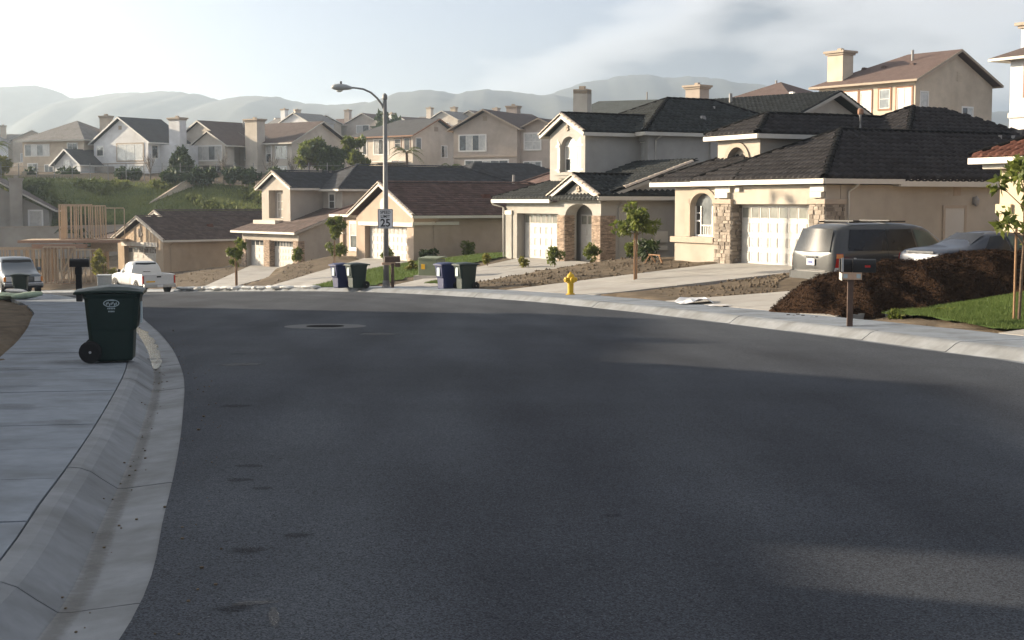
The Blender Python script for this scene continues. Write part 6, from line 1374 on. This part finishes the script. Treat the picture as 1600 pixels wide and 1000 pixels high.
# stake frame by the arched window
X, Y = hw('a', -9.0, -1.1); sh = empty('saw_horse', (X, Y, zt(X, Y)), R(-50), 'low wooden trestle lying before the arched window', 'trestle'); sh.scale = (.62, .62, .62)
for a_, b_ in (((-.7, 0, 0), (-.35, .1, .55)), ((-.2, .5, 0), (-.35, .1, .55)), ((.7, .1, 0), (.45, .1, .5)), ((.3, .6, 0), (.45, .1, .5)), ((-.45, .1, .55), (.55, .1, .52))): MB().bar(a_, b_, .05, .07).obj('leg' if b_[2] > .52 or a_[2] == 0 else 'beam', 'stake', sh)
# lawns: turf sheet that follows the ground plus real blades
def lawn(name, poly, label, n, blade, z_off=.03, bump=None, m='turf'):
    P = np.array(poly, float); x0, y0 = P.min(0); x1, y1 = P.max(0)
    def inside(x, y):
        c = np.zeros(len(x), bool); j = len(P) - 1
        for i in range(len(P)):
            xi, yi, xj, yj = *P[i], *P[j]; hit = ((yi > y) != (yj > y)) & (x < (xj - xi) * (y - yi) / (yj - yi + 1e-12) + xi); c ^= hit; j = i
        return c
    # turf sheet as a grid clipped to the outline
    st_ = .25 if (x1 - x0) < 12 else .45; xs = np.arange(x0 - st_, x1 + st_, st_); ys = np.arange(y0 - st_, y1 + st_, st_); Xg, Yg = np.meshgrid(xs, ys); sh_ = Xg.shape
    def hz(x, y):
        z_ = terr(x, y) + z_off
        return z_ + (bump(x, y) if bump else 0)
    Zg = hz(Xg, Yg); ii = np.arange(Xg.size).reshape(sh_); cx, cy = (Xg[:-1, :-1] + st_ / 2).ravel(), (Yg[:-1, :-1] + st_ / 2).ravel(); ok = inside(cx, cy)
    F_ = np.stack([ii[:-1, :-1].ravel(), ii[:-1, 1:].ravel(), ii[1:, 1:].ravel(), ii[1:, :-1].ravel()], 1)[ok]
    base = npmesh(name, np.stack([Xg.ravel(), Yg.ravel(), Zg.ravel()], 1), F_, [m], smooth=True); tag(base, label, 'lawn', kind='stuff')
    px = rng.uniform(x0, x1, n * 3); py = rng.uniform(y0, y1, n * 3); k = inside(px, py); px, py = px[k][:n], py[k][:n]; pz = hz(px, py); m_ = len(px)
    a = rng.uniform(0, 6.28, m_); ln = blade * rng.uniform(.6, 1.3, m_); wd = blade * .10; le = rng.normal(0, .4, (m_, 2)) * ln[:, None]
    A = np.stack([px - np.cos(a) * wd, py - np.sin(a) * wd, pz - .01], 1); B = np.stack([px + np.cos(a) * wd, py + np.sin(a) * wd, pz - .01], 1); C_ = np.stack([px + le[:, 0], py + le[:, 1], pz + ln], 1)
    o = npmesh('grass_blades', np.stack([A, B, C_], 1).reshape(-1, 3), np.arange(3 * m_).reshape(m_, 3), ['blade' if m == 'turf' else 'leaf_h'], base); o['kind'] = 'stuff'
lawn('lawn', [(8.05, 30.6), (8.6, 28.3), (8.95, 25.4), (12, 26.6), (17.5, 28.6), (17, 33), (13.5, 32.4), (10.5, 31.6)], 'mown green lawn mound at the right edge', 60000, .06, .05, lambda x, y: .42 * np.exp(-(((x - 12.8) / 3.2) ** 2 + ((y - 29.6) / 2.2) ** 2)))
e1 = hw('c', .3, -.2); e2 = hw('c', .3, 17)
lawn('lawn', [(-6.4, 57.2), (-7.6, 59.2), (-8.8, 61.0), (-8.2, 72), e1, e2, hw('b', -8.9, 8), hw('b', -8.8, -.3), (-4.2, 63.5)], 'green lawn sloping down between the grey and the tan house', 45000, .11, .06)
lawn('lawn', [(-3.6, 57.6), (-2.2, 55.6), (-1.6, 57.0), (-2.4, 59.6)], 'small strip of grass at the utility cabinet', 5000, .07)

# ---------------------------------------------------------------- rough soil: clods on the bare lots
def clods(name, regs, n, smin, smax, m, label):
    V = []; F = []; tot = 0
    base = np.array([(1, 0, 0), (-1, 0, 0), (0, 1, 0), (0, -1, 0), (0, 0, 1), (0, 0, -1)], float); fc = np.array([(0, 2, 4), (2, 1, 4), (1, 3, 4), (3, 0, 4), (2, 0, 5), (1, 2, 5), (3, 1, 5), (0, 3, 5)])
    for poly in regs:
        P = np.array(poly, float); a, b, c, d = P; u = rng.uniform(0, 1, n); v = rng.uniform(0, 1, n); p = (a * (1 - u)[:, None] + b * u[:, None]) * (1 - v)[:, None] + (d * (1 - u)[:, None] + c * u[:, None]) * v[:, None]
        z = ground_z(p[:, 0], p[:, 1]); s = smin + (smax - smin) * rng.uniform(0, 1, n) ** 4
        for i in range(n):
            V.append(base * s[i] * rng.uniform(.5, 1.3, (6, 3)) + (p[i, 0], p[i, 1], z[i] + s[i] * .1)); F.append(fc + tot); tot += 6
    o = npmesh(name, np.concatenate(V), np.concatenate(F), [m]); tag(o, label, 'soil', kind='stuff')
clods('soil_clods', [[(3.9, 45.6), (6.9, 35.6), hw('a', 1.2, -3.0), hw('a', .3, -.6)], [(-.6, 52.9), (.9, 50.6), hw('a', -6.3, -.4), hw('b', 2.0, .0)], [(-.6, 52.9), hw('b', 2, 0), hw('b', -4, -2.4), (-2.6, 55.4)]], 1300, .012, .075, 'soil', 'loose clods of bare earth on the building plots')
clods('soil_clods', [[(-7.0, 15.5), (-8.2, 19.5), (-13, 19.5), (-13, 12)], [(-8.4, 20), (-11.4, 31), (-16, 31), (-14, 19)], [(-9.4, 66), (-12.2, 70.5), hw('d', 1, -1.2), hw('c', -13, -1)], [(-13.5, 73), (-16, 78), hw('e', 2, -1), hw('d', -9, -1)]], 1000, .012, .08, 'soil', 'loose clods of bare earth along the left plots')
# ---------------------------------------------------------------- mulch heap
def heap():
    n, m_ = 150, 90; us = np.linspace(5.4, 14.6, n); vs = np.linspace(28.6, 38.0, m_); Xg, Yg = np.meshgrid(us, vs)
    # long ridge from left to right: steep flanks, uneven crest
    t_ = np.clip((Xg - 6.0) / 1.0, 0, 9); crest = np.interp(Xg, [6.1, 6.5, 6.9, 7.3, 7.7, 8.2, 8.8, 11, 12.6, 13.6, 14.4], [0, .30, .58, .74, .86, .96, 1.0, 1.0, .96, .8, 0]); yc = np.interp(Xg, [6, 8, 14], [33.4, 33.2, 34.2]); hw_ = np.interp(Xg, [6.1, 6.9, 8, 12, 14.4], [.3, 1.6, 2.5, 2.4, .6])
    d = np.abs(Yg - yc) / hw_; d = d * (1 + .16 * np.sin(Xg * 3.1 + 1.2 * np.sin(Yg * 2.3)) + .1 * np.sin(Xg * 7.3 + Yg * 1.7)); prof = np.clip(1 - d, 0, 1); z = crest * (1 - (1 - prof) ** 1.5) * (1 - .25 * (1 - prof) ** 4)
    def nz_(s, a): 
        o = np.zeros_like(z)
        for k in range(5):
            ph = rng.uniform(0, 6.28, 4); fr_ = s * 1.9 ** k; o += a / 1.7 ** k * np.sin(Xg * fr_ + ph[0] + 1.3 * np.sin(Yg * fr_ * .7 + ph[1])) * np.sin(Yg * fr_ * 1.1 + ph[2] + 1.1 * np.sin(Xg * fr_ * .8 + ph[3]))
        return o
    z += (nz_(1.5, .11) + rng.normal(0, .011, z.shape)) * np.clip(z * 3, 0, 1)
    gz_ = np.minimum(terr(Xg, Yg), 9); dr_ = sdist(Xg, Yg, RC, RN).reshape(Xg.shape); base_ = np.where(dr_ < CW + RW, zr(Xg, Yg) + .15, gz_)
    for s in SLABS[5:6]:
        ins, zs = inslab(Xg.ravel(), Yg.ravel(), s); base_ = np.where(ins.reshape(Xg.shape), zs.reshape(Xg.shape) + .02, base_)
    Z_ = np.where(z > .015, base_ + z, base_ - .25); ii = np.arange(n * m_).reshape(m_, n)
    r = empty('mulch_heap', (9.5, 33.2, -.9), 0, 'large dark brown heap of mulch dumped beside the parked cars', 'mulch heap')
    V = np.stack([Xg.ravel() - 9.5, Yg.ravel() - 33.2, Z_.ravel() + .9], 1); npmesh('heap', V, np.stack([ii[:-1, :-1].ravel(), ii[:-1, 1:].ravel(), ii[1:, 1:].ravel(), ii[1:, :-1].ravel()], 1), ['mulch'], r, smooth=True)
    # shredded bark on the surface
    k = rng.integers(0, V.shape[0], 130000); k = k[(z.ravel()[k] > .03)]; p = V[k] + rng.normal(0, .03, (len(k), 3)); p[:, 2] = V[k, 2] + rng.uniform(-.01, .035, len(k))
    a = rng.normal(size=(len(k), 3)); a[:, 2] *= .6; a /= np.linalg.norm(a, axis=1)[:, None]; b = np.cross(a, rng.normal(size=a.shape)); b /= np.linalg.norm(b, axis=1)[:, None]; L = rng.uniform(.012, .05, len(k))[:, None]; a *= L; b *= L * .22
    o = npmesh('bark_shreds', np.stack([p - a, p + b, p + a, p - b], 1).reshape(-1, 3), np.arange(4 * len(k)).reshape(-1, 4), ['mulch'], r); o['kind'] = 'stuff'
heap()
# spilled crumbs on the pavement
mb = MB()
for k in range(60): x = random.uniform(6.2, 9.6); y = np.interp(x, [6, 8, 9.6], [32.5, 30.4, 30.3]) - abs(random.gauss(0, .35)); s_ = random.uniform(.01, .04); z = zt(x, y); mb.box(x - s_, x + s_, y - s_, y + s_ * .7, z, z + s_)
o = mb.obj('mulch_crumbs', 'mulch'); tag(o, 'crumbs of mulch spilled on the pavement', 'mulch', kind='stuff')

# ---------------------------------------------------------------- green bank and terrace planting
lawn('grass_bank', [(-95, 143), (-60, 143.5), (-40, 141), (-26, 146), (-27, 163), (-38, 165), (-60, 169), (-95, 170)], 'sunlit grassy bank below the terrace walls on the left', 30000, .35, .12, None, 'bank')
n = 26000; x = rng.uniform(-92, -26, n); y = rng.uniform(139, 171, n); zg = terr(x, y); C = np.stack([x, y, zg + rng.uniform(0, .6, n)], 1); ok = (zg > -3.4) & (zg < 3.4) & (y < 165); C = C[ok]
kk = np.sin(C[:, 0] * .45 + 1.5 * np.sin(C[:, 1] * .4)) * np.sin(C[:, 1] * .5 + .3 * C[:, 0]); C[:, 2] += .2 * np.clip(kk, -.6, 1); C = C[kk > .15]
V, F = leaf_cloud(np.concatenate([C, np.full((len(C), 1), .35)], 1), 26000, .28, .5); o = npmesh('bank_shrubbery', V, F, ['leaf_h']); tag(o, 'low shrubs scattered over the grassy bank on the left', 'ground cover', kind='stuff')
def bush(x, y, z, r_, h_, lb, m='leaf_d', n=700, size=.35, nm='bush', grp='terrace bushes'):
    r = empty(nm, (x, y, z), 0, lb, 'bush', grp); C = [(random.uniform(-r_, r_) * .7, random.uniform(-r_, r_) * .7, h_ * random.uniform(.25, .8), r_ * random.uniform(.4, .6)) for _ in range(9)]; MB().tube([(0, 0, -.3), (0, 0, h_ * .6)], [.1, .05], 6).obj('stem', 'bark', r); leaves('foliage', C, n, size, m, r)
bush(-67.5, 168, 3.8, 3.2, 5.2, 'big dark rounded tree at the far left edge of the bank', 'leaf_d', 1300, .5); bush(-62.3, 171, 4.2, 1.6, 3.6, 'rusty orange bush beside the grey-roofed house', 'leaf_y', 600, .35)
bush(-44, 146, -3.0, 2.6, 3.4, 'dark bush mass behind the upper studs', 'leaf_d', 900, .4)
for i, (px_, w_) in enumerate(((-39.8, 1.3), (-37.2, 1.2), (-35.2, 1.1), (-32.6, 1.5), (-30.4, 1.2), (-26.8, 1.4))): bush(px_, 163.5, 3.7, w_, 1.9, ['first', 'second', 'third', 'fourth', 'fifth', 'sixth'][i] + ' dark hedge bush from the left below the cream house', 'leaf_d', 420, .3)
for i, (px_, w_) in enumerate(((-54, 1.3), (-47.6, 1.1), (-45.8, 1.0), (-58.8, 1.2))): bush(px_, 172.5, 4.4, w_, 1.3, ['round clipped bush below the white house wing', 'small bush before the white house patio door', 'second small bush before the white house', 'dark bush before the grey-roofed house'][i], 'leaf_d', 320, .28)
def palm(x, y, z, h_, label, nf=16, fl=2.6):
    r = empty('palm_tree', (x, y, z), random.uniform(0, 6), label, 'palm'); MB().tube([(0, 0, 0), (.1, 0, h_ * .5), (.15, 0, h_)], [.2, .16, .14], 8).obj('trunk', 'bark', r); V = []; F = []; t0 = 0
    for k in range(nf):
        a = 2 * math.pi * k / nf + random.uniform(-.2, .2); el = random.uniform(.1, 1.2); d = np.array([math.cos(a), math.sin(a)]); ln = fl * random.uniform(.8, 1.1); pr = None
        for i in range(15):
            t_ = i / 14; rr = ln * t_ * math.cos(el * .6); zz_ = h_ + ln * (math.sin(el) * t_ * 1.1 - .95 * t_ * t_); c = np.array([.15 + d[0] * rr, d[1] * rr, zz_]); w_ = .5 * math.sin(math.pi * min(1, t_ * .85 + .12)) + .05; s = np.array([-d[1], d[0], 0])
            for q in (-1, 1):
                tip = c + q * s * w_ + np.array([d[0] * .25, d[1] * .25, -.28 * w_ * 2]); V += [c + np.array([d[0], d[1], 0]) * .05, c - np.array([d[0], d[1], 0]) * .05, tip]; F.append((t0, t0 + 1, t0 + 2)); t0 += 3
    npmesh('fronds', np.array(V), np.array(F), ['leaf'], r); return r
palm(-12.6, 171, 4.6, 3.0, 'palm with drooping fronds just right of the lamp post'); palm(-7.4, 168, 4.3, 1.4, 'small palm right of the larger one, over the dark roof', 12, 1.7); palm(-66, 181, 4.6, 4.2, 'hazy palm at the far left before the grey-roofed house', 14, 2.2)
def btree(x, y, z, h_, r_, label, m='leaf', n=1100, size=.4):
    r = empty('garden_tree', (x, y, z), random.uniform(0, 6), label, 'tree'); MB().tube([(0, 0, -.3), (.1, 0, h_ * .4), (0, .1, h_ * .8)], [.16, .11, .05], 7).obj('trunk', 'bark', r); C = []
    for k in range(14): a = random.uniform(0, 6.28); q = r_ * random.uniform(.1, .85); p = (q * math.cos(a), q * math.sin(a), h_ * random.uniform(.4, 1.0)); C.append((*p, r_ * random.uniform(.25, .42))); MB().tube([(0, 0, h_ * .35), p], [.05, .015], 5).obj('branch', 'bark', r)
    leaves('crown', C, n, size, m, r)
btree(-24.2, 169, 4.4, 4.2, 1.9, 'bright green tree at the corner of the cream house'); btree(-21.2, 168, 4.0, 3.8, 1.9, 'dark green tree beside the bright one, over the slate roof', 'leaf_d'); btree(-19.0, 172, 4.4, 4.8, 1.7, 'loose green tree reaching up to the dark roof behind'); btree(-40.5, 174, 4.2, 3.6, 1.6, 'dusky tree between the white and the cream house', 'leaf_d', 700)
def bare(x, y, z, h_, label):
    r = empty('bare_tree', (x, y, z), random.uniform(0, 6), label, 'tree'); mb = MB(); tw_ = MB(); mb.tube([(0, 0, -.3), (0, 0, h_ * .35)], [.12, .09], 6)
    for k in range(10):
        a = random.uniform(0, 6.28); e_ = random.uniform(.25, .8); p0 = Vector((0, 0, h_ * random.uniform(.22, .4))); p1 = p0 + Vector((math.cos(a) * e_, math.sin(a) * e_, h_ * random.uniform(.25, .45))); p2 = p1 + Vector((math.cos(a + .5) * e_ * .4, math.sin(a + .5) * e_ * .4, h_ * .25)); tw_.tube([p0, p1, p2], [.05, .03, .012], 5)
        for q in range(7): s_ = p0.lerp(p1, random.uniform(.4, 1)); tw_.tube([s_, s_ + Vector((random.uniform(-.5, .5), random.uniform(-.5, .5), random.uniform(.2, .9)))], [.016, .006], 4)
    mb.obj('trunk', 'twig', r); tw_.obj('branches', 'twig', r)
bare(-34.4, 168.5, 4.0, 4.2, 'leafless tree left of the pale chimney'); bare(-28.8, 169, 4.0, 3.6, 'leafless tree right of the pale chimney'); bare(-26.2, 168.5, 4.0, 3.5, 'leafless tree nearest the bright green tree'); bare(-44.2, 173, 4.2, 3.4, 'thin leafless tree in front of the white house')
btree(-26, 300, 13, 6, 4, 'hazy rounded tree among the distant houses', 'leaf_d', 700, .8)
# ---------------------------------------------------------------- air
hz_m = bpy.data.materials.new('haze'); hz_m.use_nodes = True; t_ = hz_m.node_tree; t_.nodes.clear(); ho = N(t_, 'ShaderNodeOutputMaterial'); pv = N(t_, 'ShaderNodeVolumePrincipled')
pv.inputs['Color'].default_value = (.74, .87, 1.0, 1); pv.inputs['Density'].default_value = .00034; pv.inputs['Anisotropy'].default_value = .7; t_.links.new(pv.outputs[0], ho.inputs['Volume'])
hb = MB(); hb.box(-4300, 4300, -1500, 4600, -14, 268); M['haze'] = hz_m; o = hb.obj('haze', 'haze'); tag(o, kind='stuff')
